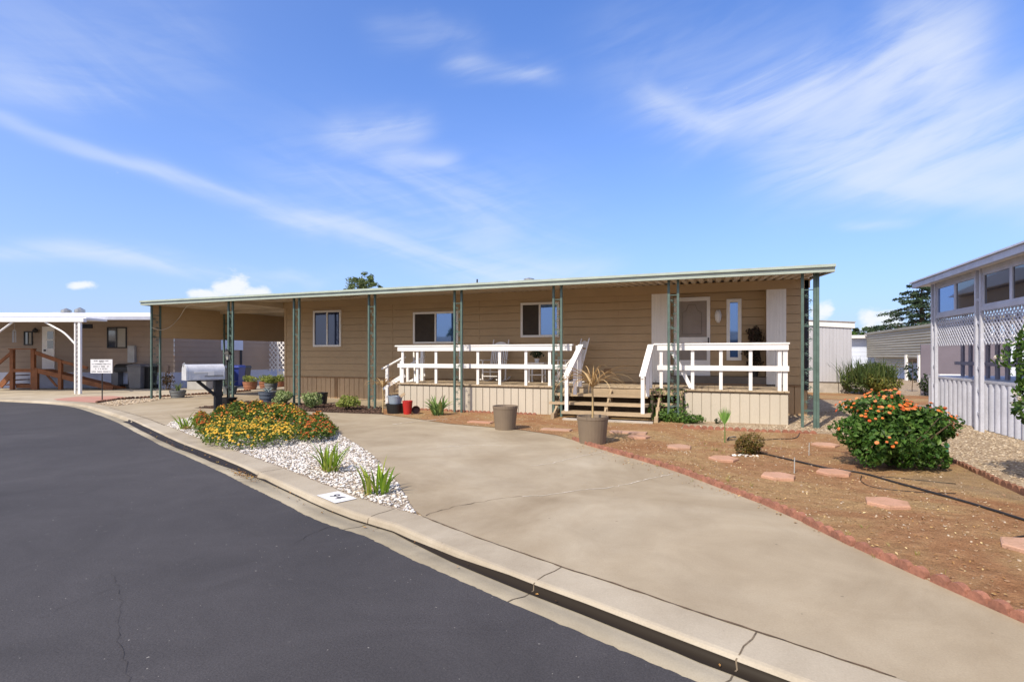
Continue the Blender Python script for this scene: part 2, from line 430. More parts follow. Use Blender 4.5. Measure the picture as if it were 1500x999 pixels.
def streak(x1, y1, x2, y2, t, strength, noise, pw=(.33, .68), warp=True):
    a1, e1 = azel(x1, y1); a2, e2 = azel(x2, y2)
    ac, ec = (a1+a2)/2, (e1+e2)/2; L = math.hypot(a2-a1, e2-e1)/2; th = math.atan2(e2-e1, a2-a1)
    T = t/FL*math.cos(ac+YAW)
    da = mth('SUBTRACT', AZ, ac); de = mth('SUBTRACT', ELW if warp else EL, ec)
    u = mth('ADD', mth('MULTIPLY', da, math.cos(th)/L), mth('MULTIPLY', de, math.sin(th)/L))
    v = mth('ADD', mth('MULTIPLY', da, -math.sin(th)/T), mth('MULTIPLY', de, math.cos(th)/T))
    r2 = mth('ADD', mth('MULTIPLY', mth('MULTIPLY', u, u), mth('MULTIPLY', u, u)), mth('MULTIPLY', v, v))
    g = mth('POWER', 2.718, mth('MULTIPLY', r2, -1))
    mr = nt.nodes.new('ShaderNodeMapRange'); mr.interpolation_type = 'SMOOTHSTEP'
    mr.inputs[1].default_value = pw[0]; mr.inputs[2].default_value = pw[1]; mr.inputs[3].default_value = .12; mr.inputs[4].default_value = 1
    nt.links.new(noise, mr.inputs[0])
    return mth('MULTIPLY', mth('MULTIPLY', g, mr.outputs[0]), strength)
NS = mth('ADD', mth('MULTIPLY', NA, .45), .36)
ST = [(-120,118,340,292,9,.46,NS),(180,240,560,352,14,.42,NS),(380,300,800,415,24,.6,NA),(380,215,860,350,60,.34,NA),(-80,352,290,392,15,.85,NA),(200,385,500,408,9,.4,NA),
 (660,106,810,104,15,.85,NB),(480,192,625,184,20,.75,NB),(560,234,670,238,13,.6,NB),(-60,108,210,152,20,.4,NA),(-60,50,330,80,60,.22,NA),(540,45,700,52,18,.28,NB),
 (930,135,1080,188,16,.6,NA),(960,178,1260,120,30,1.0,NB),(1080,180,1440,60,56,.7,NB),(1270,90,1430,80,55,1.1,NB),(1330,0,1420,130,40,.45,NA),
 (1130,255,1560,150,50,1.15,NB),(1250,235,1640,245,60,.7,NB),(1240,262,1560,290,24,.8,NA),(1230,335,1340,333,9,.55,NB),(860,70,1200,100,70,.18,NB),(600,300,900,420,40,.22,NA),
 (700,395,900,385,18,.25,NB)]
tot = None
for a in ST:
    s_ = streak(*a); tot = s_ if tot is None else mth('ADD', tot, s_)
cir = mth('SUBTRACT', 1, mth('POWER', 2.718, mth('MULTIPLY', tot, -1.25)))
# small cumulus low over the roofs
cu = None
for (x, y, hl, t) in [(338,420,34,20),(300,430,26,11),(375,428,26,12),(120,417,26,7),(10,468,46,12),(1290,470,40,26),(1205,455,20,18),(80,462,30,6)]:
    q = streak(x-hl, y, x+hl, y, t, 1, NP, (-2, -1), False); cu = q if cu is None else mth('MAXIMUM', cu, q)
cu = mth('ADD', cu, mth('MULTIPLY', mth('SUBTRACT', NP, .5), 1.9))
mr = nt.nodes.new('ShaderNodeMapRange'); mr.interpolation_type = 'SMOOTHSTEP'; mr.inputs[1].default_value = .38; mr.inputs[2].default_value = 1.05
nt.links.new(cu, mr.inputs[0]); cumu = mr.outputs[0]
# sky tint: keep the deep blue high up, pale towards the horizon
hz = mth('POWER', 2.718, mth('MULTIPLY', mth('MAXIMUM', EL, 0), -4.1))
K = 1/SKY_STR
skyc = mixc(nt, 1.0, sky.outputs[0], (.60, .99, 1.64), 'MULTIPLY')
skyc = mixc(nt, mth('MULTIPLY', hz, .93), skyc, (.52*K, .59*K, .785*K))
# hazy bright sky round the sun, added out of view for whiter fill
sd_ = mth('ADD', mth('ADD', mth('MULTIPLY', sep.outputs[0], -TR.x), mth('MULTIPLY', sep.outputs[1], -TR.y)), mth('MULTIPLY', sep.outputs[2], -TR.z))
au = mth('POWER', mth('MAXIMUM', mth('MULTIPLY', mth('ADD', sd_, .1), .9), 0), 2.2)
skyc = mixc(nt, mth('MULTIPLY', au, .85), skyc, (1.25*K, 1.12*K, .95*K))
skyc = mixc(nt, mth('MULTIPLY', cir, .82), skyc, (.80*K, .86*K, .96*K))
skyc = mixc(nt, mth('MULTIPLY', cumu, .9), skyc, (.93*K, .95*K, .98*K))
nt.links.new(skyc, bg.inputs['Color'])
vs = S.view_settings; vs.view_transform = 'Standard'; vs.look = 'None'; vs.gamma = 1; vs.exposure = 0.06; vs.use_curve_mapping = False
S.cycles.use_denoising = True
S.cycles.max_bounces = 6; S.cycles.transparent_max_bounces = 8
# ================================================================== GROUND MATERIALS
def ground_mats():
    # asphalt: fine speckle, broad wear, faint straight tyre polish
    m, nt, b, out = newmat('asphalt'); v = coords(nt)
    n1 = noise_n(nt, v, .35, 5, .6); n2 = noise_n(nt, v, 95, 3, .7); n3 = noise_n(nt, v, 1.1, 6, .7, 1.0)
    c = ramp_n(nt, n1.outputs['Fac'], [(.3, (.042,.041,.045)), (.7, (.060,.058,.063))]).outputs[0]
    c = mixc(nt, 1, c, ramp_n(nt, n3.outputs['Fac'], [(.32, (.84,)*3), (.68, (1.13,)*3)]).outputs[0], 'MULTIPLY')
    c = mixc(nt, 1, c, ramp_n(nt, n2.outputs['Fac'], [(.3, (.72,)*3), (.72, (1.35,)*3)]).outputs[0], 'MULTIPLY')
    n4 = noise_n(nt, v, 9, 3)
    c = mixc(nt, ramp_n(nt, n4.outputs['Fac'], [(.70, (0,)*3), (.76, (.22,)*3)]).outputs[0], c, (.17, .165, .16))
    n5 = noise_n(nt, v, 42, 1)
    c = mixc(nt, ramp_n(nt, n5.outputs['Fac'], [(.77, (0,)*3), (.80, (.8,)*3)]).outputs[0], c, (.34, .33, .31))
    nt.links.new(c, b.inputs['Base Color']); b.inputs['Roughness'].default_value = .82; b.inputs['Specular IOR Level'].default_value = .35
    bm = N(nt, 'ShaderNodeBump'); bm.inputs['Strength'].default_value = .5; bm.inputs['Distance'].default_value = .006
    nt.links.new(n2.outputs['Fac'], bm.inputs['Height']); nt.links.new(bm.outputs[0], b.inputs['Normal']); M['asphalt'] = m
    # concrete: brown stains over pale grey
    def conc(name, ca, cb, cc, spots=True, st=None):
        m, nt, b, out = newmat(name); v = coords(nt, st)
        n1 = noise_n(nt, v, .42, 6, .62, .8); n2 = noise_n(nt, v, 90, 3); n3 = noise_n(nt, v, 1.6, 6, .65, .5)
        c = ramp_n(nt, n1.outputs['Fac'], [(.32, ca), (.52, cb), (.70, cc)]).outputs[0]
        c = mixc(nt, 1, c, ramp_n(nt, n3.outputs['Fac'], [(.28, (.86,.845,.83)), (.66, (1.06,)*3)]).outputs[0], 'MULTIPLY')
        c = mixc(nt, 1, c, ramp_n(nt, n2.outputs['Fac'], [(.3, (.93,)*3), (.7, (1.07,)*3)]).outputs[0], 'MULTIPLY')
        if spots:
            n4 = noise_n(nt, v, 14, 1)
            c = mixc(nt, ramp_n(nt, n4.outputs['Fac'], [(.775, (0,)*3), (.80, (.7,)*3)]).outputs[0], c, (.16, .13, .10))
        nt.links.new(c, b.inputs['Base Color']); b.inputs['Roughness'].default_value = .85; b.inputs['Specular IOR Level'].default_value = .25
        bm = N(nt, 'ShaderNodeBump'); bm.inputs['Strength'].default_value = .25; bm.inputs['Distance'].default_value = .006
        nt.links.new(n2.outputs['Fac'], bm.inputs['Height']); nt.links.new(bm.outputs[0], b.inputs['Normal']); M[name] = m
    conc('driveway_concrete', (.275,.225,.155), (.355,.305,.225), (.40,.355,.275))
    conc('kerb_concrete', (.29,.25,.19), (.385,.345,.275), (.43,.395,.325), True)
    conc('gutter_concrete', (.19,.17,.13), (.32,.29,.225), (.39,.36,.29), True)
    conc('neighbour_concrete', (.37,.32,.24), (.42,.375,.295), (.44,.39,.31), False)
    conc('red_wash_concrete', (.40,.21,.175), (.43,.235,.195), (.42,.27,.22), False)
    # dirt
    m, nt, b, out = newmat('dirt'); v = coords(nt)
    n1 = noise_n(nt, v, .42, 6, .65, 1.0); n2 = noise_n(nt, v, 7, 6, .7); n3 = noise_n(nt, v, 60, 4, .7)
    c = ramp_n(nt, n1.outputs['Fac'], [(.30, (.265,.125,.062)), (.45, (.32,.185,.10)), (.56, (.375,.26,.138)), (.70, (.27,.20,.13))]).outputs[0]
    c = mixc(nt, 1, c, ramp_n(nt, n2.outputs['Fac'], [(.3, (.72,.70,.68)), (.7, (1.18,1.18,1.18))]).outputs[0], 'MULTIPLY')
    c = mixc(nt, 1, c, ramp_n(nt, n3.outputs['Fac'], [(.3, (.65,.64,.62)), (.7, (1.32,1.3,1.28))]).outputs[0], 'MULTIPLY')
    n4 = noise_n(nt, v, 38, 1)
    c = mixc(nt, ramp_n(nt, n4.outputs['Fac'], [(.70, (0,)*3), (.74, (.8,)*3)]).outputs[0], c, (.40, .33, .24))
    nt.links.new(c, b.inputs['Base Color']); b.inputs['Roughness'].default_value = .95; b.inputs['Specular IOR Level'].default_value = .1
    ad = nt.nodes.new('ShaderNodeMath'); ad.operation = 'MULTIPLY_ADD'; nt.links.new(n3.outputs['Fac'], ad.inputs[0]); ad.inputs[1].default_value = .35; nt.links.new(n2.outputs['Fac'], ad.inputs[2])
    bm = N(nt, 'ShaderNodeBump'); bm.inputs['Strength'].default_value = .9; bm.inputs['Distance'].default_value = .05
    nt.links.new(ad.outputs[0], bm.inputs['Height']); nt.links.new(bm.outputs[0], b.inputs['Normal']); M['dirt'] = m
    # pale crushed gravel (voronoi pebbles)
    def grav(name, cols, scale, dist=.02):
        m, nt, b, out = newmat(name); v = coords(nt)
        vo = nt.nodes.new('ShaderNodeTexVoronoi'); vo.inputs['Scale'].default_value = scale; nt.links.new(v, vo.inputs['Vector'])
        sp = nt.nodes.new('ShaderNodeSeparateColor'); nt.links.new(vo.outputs['Color'], sp.inputs[0])
        c = ramp_n(nt, sp.outputs[0], [(i/(len(cols)-1), k) for i, k in enumerate(cols)]).outputs[0]
        n1 = noise_n(nt, v, .8, 5); c = mixc(nt, 1, c, ramp_n(nt, n1.outputs['Fac'], [(.3, (.84,.8,.76)), (.66, (1.06,)*3)]).outputs[0], 'MULTIPLY')
        c = mixc(nt, 1, c, ramp_n(nt, vo.outputs['Distance'], [(.35, (1,)*3), (.75, (.55,.5,.45))]).outputs[0], 'MULTIPLY')
        nt.links.new(c, b.inputs['Base Color']); b.inputs['Roughness'].default_value = .9; b.inputs['Specular IOR Level'].default_value = .2
        bm = N(nt, 'ShaderNodeBump'); bm.invert = True; bm.inputs['Strength'].default_value = .8; bm.inputs['Distance'].default_value = dist
        nt.links.new(vo.outputs['Distance'], bm.inputs['Height']); nt.links.new(bm.outputs[0], b.inputs['Normal']); M[name] = m
    grav('pale_gravel', [(.30,.235,.165), (.44,.36,.265), (.50,.43,.33), (.38,.30,.21)], 26)
    grav('bed_soil', [(.40,.36,.30), (.50,.46,.40), (.30,.25,.20)], 40)
    grav('bark_mulch', [(.07,.045,.032), (.10,.062,.045), (.05,.033,.026), (.13,.08,.058)], 34, .03)
ground_mats()
def rockmat(name, cols, rough=.85):
    m, nt, b, out = newmat(name); g = nt.nodes.new('ShaderNodeNewGeometry')
    r = ramp_n(nt, g.outputs['Random Per Island'], [(i/(len(cols)-1), k) for i, k in enumerate(cols)])
    nt.links.new(r.outputs[0], b.inputs['Base Color']); b.inputs['Roughness'].default_value = rough; b.inputs['Specular IOR Level'].default_value = .25; M[name] = m
rockmat('white_rock', [(.72,.70,.67), (.56,.54,.51), (.76,.75,.73), (.48,.41,.33), (.66,.65,.63), (.74,.73,.70), (.50,.49,.48)])
rockmat('tan_rock', [(.46,.37,.27), (.54,.46,.35), (.36,.28,.19), (.60,.54,.44)])
rockmat('dirt_rock', [(.30,.19,.12), (.20,.12,.07), (.44,.34,.24), (.26,.16,.09), (.56,.50,.42)])
rockmat('mulch_chip', [(.10,.06,.045), (.05,.035,.028), (.16,.10,.075), (.075,.05,.04)])
# ================================================================== KERB LINE
KB = [(0,583),(80,586.4),(109,588.3),(140,591.5),(168,598),(212,611),(243,623),(293,643),(344,660),(415,686),(526,729),(578,745),(619,755.5),(685,781),(824,829.5),(900,854),(1033,899),(1313,992)]
kp = [G(*p) for p in KB]
a, b_ = kp[0], kp[1]; d0 = (a-b_).normalized(); kp = [a+d0*70, a+d0*20, a+d0*6]+kp
d1 = (kp[-1]-kp[-2]).normalized(); kp = kp+[kp[-1]+d1*5, kp[-1]+d1*30]
back = spline(kp, .25)
def offs(line, o, z):
    out = []
    for i, p in enumerate(line):
        d = (line[min(i+1, len(line)-1)]-line[max(i-1, 0)]).normalized(); n = Vector((d.y, -d.x, 0))
        out.append(Vector((p.x+n.x*o, p.y+n.y*o, z)))
    return out
_mid = len(back)//2
def ribbon(name, prof, m, line=back, z_=None, smooth=True):
    rows = [offs(line, o, z) for o, z in prof]; mb = MB(); n = len(line)
    for j_, r in enumerate(rows):
        a_ = 0 if j_ in (0, len(rows)-1) else 1
        mb.v += [(p.x+a_*.006*mnoise.noise(Vector((p.x*2.1,p.y*2.1,j_*3.))), p.y+a_*.006*mnoise.noise(Vector((p.x*2.1,p.y*2.1,j_*3.+9))), p.z+a_*.0022*mnoise.noise(Vector((p.x*1.7,p.y*1.7,j_)))) for p in r]
    for j in range(len(rows)-1):
        for i in range(n-1): mb.f.append((j*n+i+1, j*n+i, (j+1)*n+i, (j+1)*n+i+1))
    return mb.build(name, m, smooth=smooth)
PROF_K = [(0,-.006),(.004,.0),(.28,-.003),(.300,-.009),(.316,-.025),(.330,-.062),(.335,-.068)]
PROF_G = [(.335,-.068),(.35,-.070),(.43,-.066),(.60,-.048),(.605,-.06)]
kerb = struct(ribbon('kerb', PROF_K, M['kerb_concrete'], smooth=False))
gutter = struct(ribbon('gutter', PROF_G, M['gutter_concrete']))
wm, wnt, wb, wout = newmat('gutter_water'); wb.inputs['Base Color'].default_value = (.022,.017,.012,1); wb.inputs['Roughness'].default_value = .5; wb.inputs['Specular IOR Level'].default_value = .12
# water lies in the lowest part of the gutter, wider and narrower along it
def near_i(px, py):
    g = G(px, py); return min(range(len(back)), key=lambda i: (back[i]-g).length)
i0, i1 = near_i(215, 611), len(back)-1
mb = MB(); row = []
sub = [back[i] for i in range(i0, i1)]
LW = offs(sub, .326, -.0625); 
wf = []
for i, p in enumerate(sub):
    u = mnoise.noise(Vector((p.x*.9, p.y*.9, 3)))*.03+mnoise.noise(Vector((p.x*5, p.y*5, 1)))*.02
    # wide pool by the flower bed, thin along the middle, wide again near the viewer
    q = (back[i0+i]-Vector((0,0,0)))
    dpt = -q.x*SA+q.y*CA
    base = .10 if dpt > 7.5 else (.005 if dpt > 4.3 else .045)
    if 7 < dpt < 8: base = .012+.09*(dpt-7)
    if 4.2 < dpt < 4.9: base = .045-.033*(dpt-4.2)/.7
    if dpt > 13: base = max(.01, .10*(1-(dpt-13)/2.2))
    wf.append(max(.008, base+u*(.8 if base > .03 else .15)))
RW = [offs(sub, .336+w_, -.0625)[i] for i, w_ in enumerate(wf)]
# the wet, dark stained kerb face above it: high near the viewer and by the pool, low in between
UW = []
for i in range(len(sub)):
    q = back[i0+i]; dpt = -q.x*SA+q.y*CA
    hgt = 1 if dpt < 3.9 else (max(.12, 1-(dpt-3.9)*1.3) if dpt < 6.3 else min(1, .12+(dpt-6.3)*.7))
    if dpt > 13: hgt *= max(.1, 1-(dpt-13)/2.5)
    hgt = min(1, max(.08, hgt+mnoise.noise(Vector((q.x*3,q.y*3,7)))*.22+mnoise.noise(Vector((q.x*11,q.y*11,7)))*.18)); hh = .037*hgt
    # kerb face runs from (.328,-.085) up to (.314,-.025)
    UW.append((.330-.014*hh/.037+.0025, -.062+hh))
U = [offs(sub, o, z)[i] if False else None for i, (o, z) in enumerate([])]
nn_ = [];
for i in range(len(sub)):
    d = (sub[min(i+1,len(sub)-1)]-sub[max(i-1,0)]).normalized(); nn_.append(Vector((d.y,-d.x,0)))
U = [Vector((sub[i].x+nn_[i].x*UW[i][0], sub[i].y+nn_[i].y*UW[i][0], UW[i][1])) for i in range(len(sub))]
B_ = [Vector((sub[i].x+nn_[i].x*.3335, sub[i].y+nn_[i].y*.3335, -.0625)) for i in range(len(sub))]
n_ = len(sub)
for row in (U, B_, RW): mb.v += [tuple(p) for p in row]
for j in range(2):
    for i in range(n_-1): mb.f.append((j*n_+i+1, j*n_+i, (j+1)*n_+i, (j+1)*n_+i+1))
struct(mb.build('gutter_water', wm, smooth=True))
# joints across kerb and gutter
jm = mat('joint_dirt', (112, 100, 84), .95, .2, 20)
mb = MB()
for px, py in [(578,745),(824,829.5),(415,686),(1150,938),(300,646),(230,618)]:
    i = near_i(px, py); d = (back[i+1]-back[i-1]).normalized(); nn = Vector((d.y, -d.x, 0)); p = back[i]
    jit = [0,.006,-.005,.004,-.003,.008,0,.01,-.006,.004]
    prof = [(.01,.003),(.10,.002),(.2,.001),(.28,-.0008),(.3175,-.021),(.333,-.058),(.36,-.0665),(.43,-.0625),(.52,-.053),(.6,-.0445)]
    for (o1,z1),(o2,z2),ja,jb in zip(prof[:-1], prof[1:], jit[:-1], jit[1:]):
        for w0 in (0,):
            A = p+nn*o1+d*ja; B = p+nn*o2+d*jb; w = .004
            mb.quad((A.x-d.x*w,A.y-d.y*w,z1),(B.x-d.x*w,B.y-d.y*w,z2),(B.x+d.x*w,B.y+d.y*w,z2),(A.x+d.x*w,A.y+d.y*w,z1))
struct(mb.build('kerb_joints', jm))
# the road: everything beyond the asphalt edge
edge = []
fine_back = []
for p, q in zip(back[:-1], back[1:]):
    k_ = 8 if (p.length < 16) else 2
    fine_back += [p.lerp(q, t/k_) for t in range(k_)]
fine_back.append(back[-1])
for i, p in enumerate(offs(fine_back, .60, -.0455)):
    u = mnoise.noise(Vector((p.x*1.3, p.y*1.3, 9)))*.018+mnoise.noise(Vector((p.x*9, p.y*9, 5)))*.010+mnoise.noise(Vector((p.x*31, p.y*31, 5)))*.010
    d = (fine_back[min(i+1, len(fine_back)-1)]-fine_back[max(i-1, 0)]).normalized(); nn = Vector((d.y, -d.x, 0)); edge.append(p+nn*(u-.01))
far = [edge[-1]+Vector((10,-60,0)), Vector((-120,-60,0)), Vector((-140, edge[0].y-10, 0))]
struct(sheet('road', edge+far, -.0435, M['asphalt']))
struct(sheet('ground', [(-3000,-3000),(3000,-3000),(3000,3000),(-3000,3000)], -.35, M['dirt']))
# yard sheet behind the kerb
struct(sheet('gravel_yard', [p for p in back]+[Vector((120,-40,0)), Vector((140,300,0)), Vector((-250,300,0)), Vector((-150,back[0].y,0))], -.010, M['pale_gravel']))
# ---- driveway and other paved areas
def kb_between(pa, pb): 
    i, j = near_i(*pa), near_i(*pb); return back[i:j+1] if i <= j else list(reversed(back[j:i+1]))
DRE = [(841,645),(844,646.5),(982,688),(1127,742),(1211,782),(1323,833.5),(1430,880),(1500,912)]
dre = [G(*p) for p in DRE]; ext = (dre[-1]-dre[-3]).normalized()
dre_s = spline(dre, .15)
BED = [(243,623),(256,616),(290,610),(340,604),(420,607),(470,617),(505,640),(530,655),(556,675),(580,702),(596,728),(612,754)]
bed_b = spline([G(*p) for p in BED], .15)
# one driveway sheet: up the kerb on the right, round the bed, up the kerb on the left, back across the house front
i_r = near_i(619, 755.5); i_l = near_i(243, 623); i_ll = near_i(150, 593)
top = [G(*p) for p in [(150,593.2),(171,594.7),(219,588.4),(241,583.8),(300,579.2),(345,575.5)]]
car = [Vector((-17.4, 24, 0)), Vector((-12.0, 24, 0)), Vector((-12.0, 14.98, 0)), Vector((-8.3, 14.98, 0)), Vector((-8.3, 13.4, 0))]
low = [G(*p) for p in [(562,597.5),(560,606.5),(609.5,613),(660,620.5),(715,625),(769,630),(815,637)]]
drive = back[i_r:] ; drive = [Vector((p.x,p.y,0)) for p in drive if (p-back[i_r]).length < 9]
end_r = dre_s[-1]+ext*5
poly = list(reversed(bed_b[:-1])) + list(reversed(back[i_ll:i_l])) + top + car + low + dre_s + [end_r] + list(reversed(drive))
driveway = struct(sheet('driveway', poly, .0, M['driveway_concrete']))
# cracks and old white crack filler on the driveway
def crackline(name, pts, w, m, z, parent, amp=.02, seed=1):
    rg = random.Random(seed); P = spline([G(*p) for p in pts], .06); mb = MB()
    L, R = [], []
    for i, p in enumerate(P):
        d = (P[min(i+1,len(P)-1)]-P[max(i-1,0)]).normalized(); nn = Vector((-d.y, d.x, 0))
        q = p+nn*rg.uniform(-amp, amp); ww = w*rg.uniform(.3, 1.2)
        L.append(q+nn*ww/2); R.append(q-nn*ww/2)
    n = len(P); mb.v = [(p.x,p.y,z) for p in L]+[(p.x,p.y,z) for p in R]; mb.f = [(i, i+1, n+i+1, n+i) for i in range(n-1)]
    return mb.build(name, m, parent, world=True)
crm = mat('crack_shadow_dirt', (96, 80, 64), .95, .2, 20); whm = mat('white_crack_filler', (214, 206, 192), .9, .1, 20); scm = mat('silvered_joint', (176, 160, 138), .9, .15, 10)
crackline('crack', [(622,755),(648,747),(672,741),(698,736)], .009, crm, .004, driveway)
crackline('crack', [(698,736),(740,729),(765,727)], .011, scm, .0045, driveway, seed=2)
crackline('crack', [(765,727),(808,724.5),(850,718),(900,713),(985,694)], .013, whm, .004, driveway, seed=3)
crackline('crack', [(775,682),(800,680),(840,671),(890,660)], .013, whm, .004, driveway, seed=4)
crackline('crack', [(575,622),(610,617.5),(655,613.5)], .04, whm, .006, driveway, .01, seed=5)
crackline('crack', [(640,655),(700,652),(735,653)], .015, whm, .004, driveway, seed=6)
crackline('crack', [(238,608),(330,594),(420,585)], .03, scm, .004, driveway, .005, seed=8)
crackline('kerb_joint', [(619,756.5),(685,782),(824,830.5),(900,855),(1033,900),(1200,955),(1313,993)], .016, crm, .0045, driveway, .004, seed=7)
crackline('kerb_joint', [(160,597),(190,605.5),(215,613),(241,623)], .02, crm, .0045, driveway, .004, seed=9)
# asphalt cracks
road = bpy.data.objects['road']
def road_crack(pts, w, seed):
    rg = random.Random(seed); P = spline([G(*p, -.0395) for p in pts], .05); mb = MB(); L, R = [], []
    for i, p in enumerate(P):
        d = (P[min(i+1,len(P)-1)]-P[max(i-1,0)]).normalized(); nn = Vector((-d.y, d.x, 0)); q = p+nn*rg.uniform(-.012, .012); ww = w*rg.uniform(.2, 1.1)
        L.append(q+nn*ww/2); R.append(q-nn*ww/2)
    n = len(P); mb.v = [(p.x,p.y,-.0395) for p in L]+[(p.x,p.y,-.0395) for p in R]; mb.f = [(i, i+1, n+i+1, n+i) for i in range(n-1)]
    mb.build('asphalt_crack', acm, road)
acm = mat('asphalt_crack_dirt', (52, 49, 50), .95, .2, 20)
acm = mat('asphalt_crack_dirt', (54, 52, 54), .95, .2, 20)
road_crack([(165,840),(178,880),(172,930),(185,975),(190,999)], .003, 1)
road_crack([(60,905),(110,880),(165,862)], .0028, 2)
road_crack([(430,795),(470,775),(490,770)], .007, 4)
# planting bed, mulch, dirt yard, side strips
bed_poly = [Vector((p.x,p.y,0)) for p in back[i_l:i_r]]+list(reversed(bed_b))
struct(sheet('planting_bed', bed_poly, -.004, M['bed_soil']))
MUL = [(284,597.6),(330,591.8),(345,590.5),(362,588),(400,588.5),(475,592),(523,593.5),(560,597),(562,606.8),(519,605.5),(433,602.3),(360,600.2)]
mul_poly = [G(*p) for p in MUL]; struct(sheet('mulch_bed', mul_poly, .005, M['bark_mulch']))
DIRT = [(562,598.5),(560,607),(609.5,613.5),(660,621),(715,625.5),(769,630.5),(815,637.5)]
dirt_poly = [G(*p) for p in DIRT]+dre_s+[end_r, Vector((7.5,2.0,0)), G(1500,727), G(1464,709.5), G(1406,681), G(1362,662.5), G(1225,636), G(1136,633), G(1101,632), G(997,627), Vector((-.55,13.2,0)), Vector((-8.25,13.2,0))]
struct(sheet('dirt_yard', dirt_poly, .0, M['dirt']))
struct(sheet('dirt_path', [G(1183,584),(G(1183,584)+Vector((-3,0,0))),Vector((0,25.5,0)),G(1250,576.5),G(1362,580),G(1420,590),G(1362,594),G(1300,588)], -.006, M['dirt']))
nd = [Vector((p.x,p.y,0)) for p in back[:near_i(140,590)] if p.x > -60]
nline = [G(*p) for p in [(140,590.5),(174,585),(219,582),(300,577),(375,572.5)]]
struct(sheet('neighbour_driveway', nd+nline+[Vector((-19.6,34,0)), Vector((-60,40,0))], .0, M['neighbour_concrete']))
struct(sheet('red_pavement_patch', [G(*p) for p in [(78,584.5),(118,580.5),(165,580),(182,581.5),(172,584.8),(140,590),(110,588.2),(84,586.6)]], .0045, M['red_wash_concrete']))
# ---- loose stones, chips and clods
bp = sample_poly(bed_poly, 15000)
bp = [p for p in bp if edge_dist(bed_poly, *p) > .015]
cut = G(430,640)
bp2 = [(x, y, .0) for x, y in bp]
struct(rocks('white_gravel', bp2, .010, .026, M['white_rock'], flat=.6), 'stuff', 'loose white decorative gravel covering the planting bed by the kerb', 'gravel')
dp = sample_poly(dirt_poly, 7500)
dp = [p for p in dp if mnoise.noise(Vector((p[0]*.7, p[1]*.7, 2))) > -.25 or random.random() < .3]
struct(rocks('dirt_stones', [(x, y, 0) for x, y in dp], .004, .017, M['dirt_rock']), 'stuff', 'small loose stones and clods on the bare brown dirt yard', 'stones')
gp = [G(*p) for p in [(1000,623),(1160,623),(1175,608),(1215,600),(1330,600),(1395,612),(1500,640),(1560,700),(1500,723),(1406,679),(1362,660),(1225,633),(1101,629.5)]]
pts = sample_poly(gp, 5200)
struct(rocks('tan_gravel', [(x, y, -.008) for x, y in pts], .010, .024, M['tan_rock']), 'stuff', 'pale tan crushed gravel beside the house and along the neighbouring fence', 'gravel')
mp_ = sample_poly(mul_poly, 2200)
struct(rocks('mulch_chips', [(x, y, .006) for x, y in mp_], .015, .04, M['mulch_chip'], flat=.5), 'stuff', 'dark brown bark mulch chips between driveway and house', 'mulch')
lp = [G(*p) for p in [(146,591.5),(174,586),(219,583),(300,578),(300,579),(241,583.5),(219,588),(171,594.5)]]
pts = sample_poly(lp, 900)
struct(rocks('strip_gravel', [(x, y, -.008) for x, y in pts], .02, .045, M['tan_rock']), 'stuff', 'pale gravel strip along the brown edging at the far end of the driveway', 'gravel')
# leaf litter in the gutter and bed
def litter(name, pts, m, z, smin=.012, smax=.03):
    n = len(pts); P = np.array([(p[0],p[1],z+random.uniform(0,.01)) for p in pts])
    o = leaves(name, P, np.tile([0,0,1.0],(n,1)), smax, m, jit=.35); return o
litm = leafmat('dry_leaf', [(122,90,52),(168,128,72),(92,64,40),(190,160,60)], 0)
gl = []
for i in range(near_i(250,627), near_i(1150,938)):
    if random.random() < (.95 if i < near_i(560,740) else .45):
        for _ in range(random.choice((1,2,4))):
            d = (back[i+1]-back[i]).normalized(); nn = Vector((d.y,-d.x,0)); gl.append(back[i]+nn*random.uniform(.335,.44)+d*random.uniform(0,.25))
c0 = near_i(400,680)
for _ in range(140):
    d = (back[c0+1]-back[c0]).normalized(); nn = Vector((d.y,-d.x,0)); gl.append(back[c0]+nn*random.gauss(.41,.04)+d*random.gauss(0,.22))
struct(litter('gutter_leaf_litter', gl, litm, -.060), 'stuff', 'dry fallen leaves lying in the wet gutter by the flowers', 'leaves')
ys = [(p[0],p[1]) for p in sample_poly([G(*p) for p in [(840,660),(1100,740),(1480,900),(1500,740),(1320,700),(1200,660),(1000,632),(880,632)]], 1700)]
struct(litter('dirt_leaf_litter', ys, leafmat('straw_leaf', [(196,170,120),(160,124,78),(120,88,56),(214,196,150)], 0), .004, .01, .028), 'stuff', 'dry leaf bits and straw scattered over the brown dirt yard', 'leaves')
gr_ = []; Dg = []
mbg = MB(); rgg = random.Random(77)
for (x_, y_) in sample_poly([G(*p) for p in [(900,668),(1127,745),(1430,885),(1470,870),(1250,760),(1000,670)]], 26)+sample_poly([G(*p) for p in [(1020,640),(1130,655),(1180,690),(1120,690),(1040,665)]], 14):
    blades(mbg, (x_, y_, 0), rgg.randint(3,8), rgg.uniform(.03,.075), .004, (.2,1.3), .3, seg=3, rad=.02, seed=rgg.randint(0,9999))
struct(mbg.build('dry_grass_tufts', leafmat('dry_grass_blade', [(150,140,70),(120,128,60),(180,160,100)], .2)), 'stuff', 'tiny dry grass tufts scattered along the dirt by the red edging', 'grass')
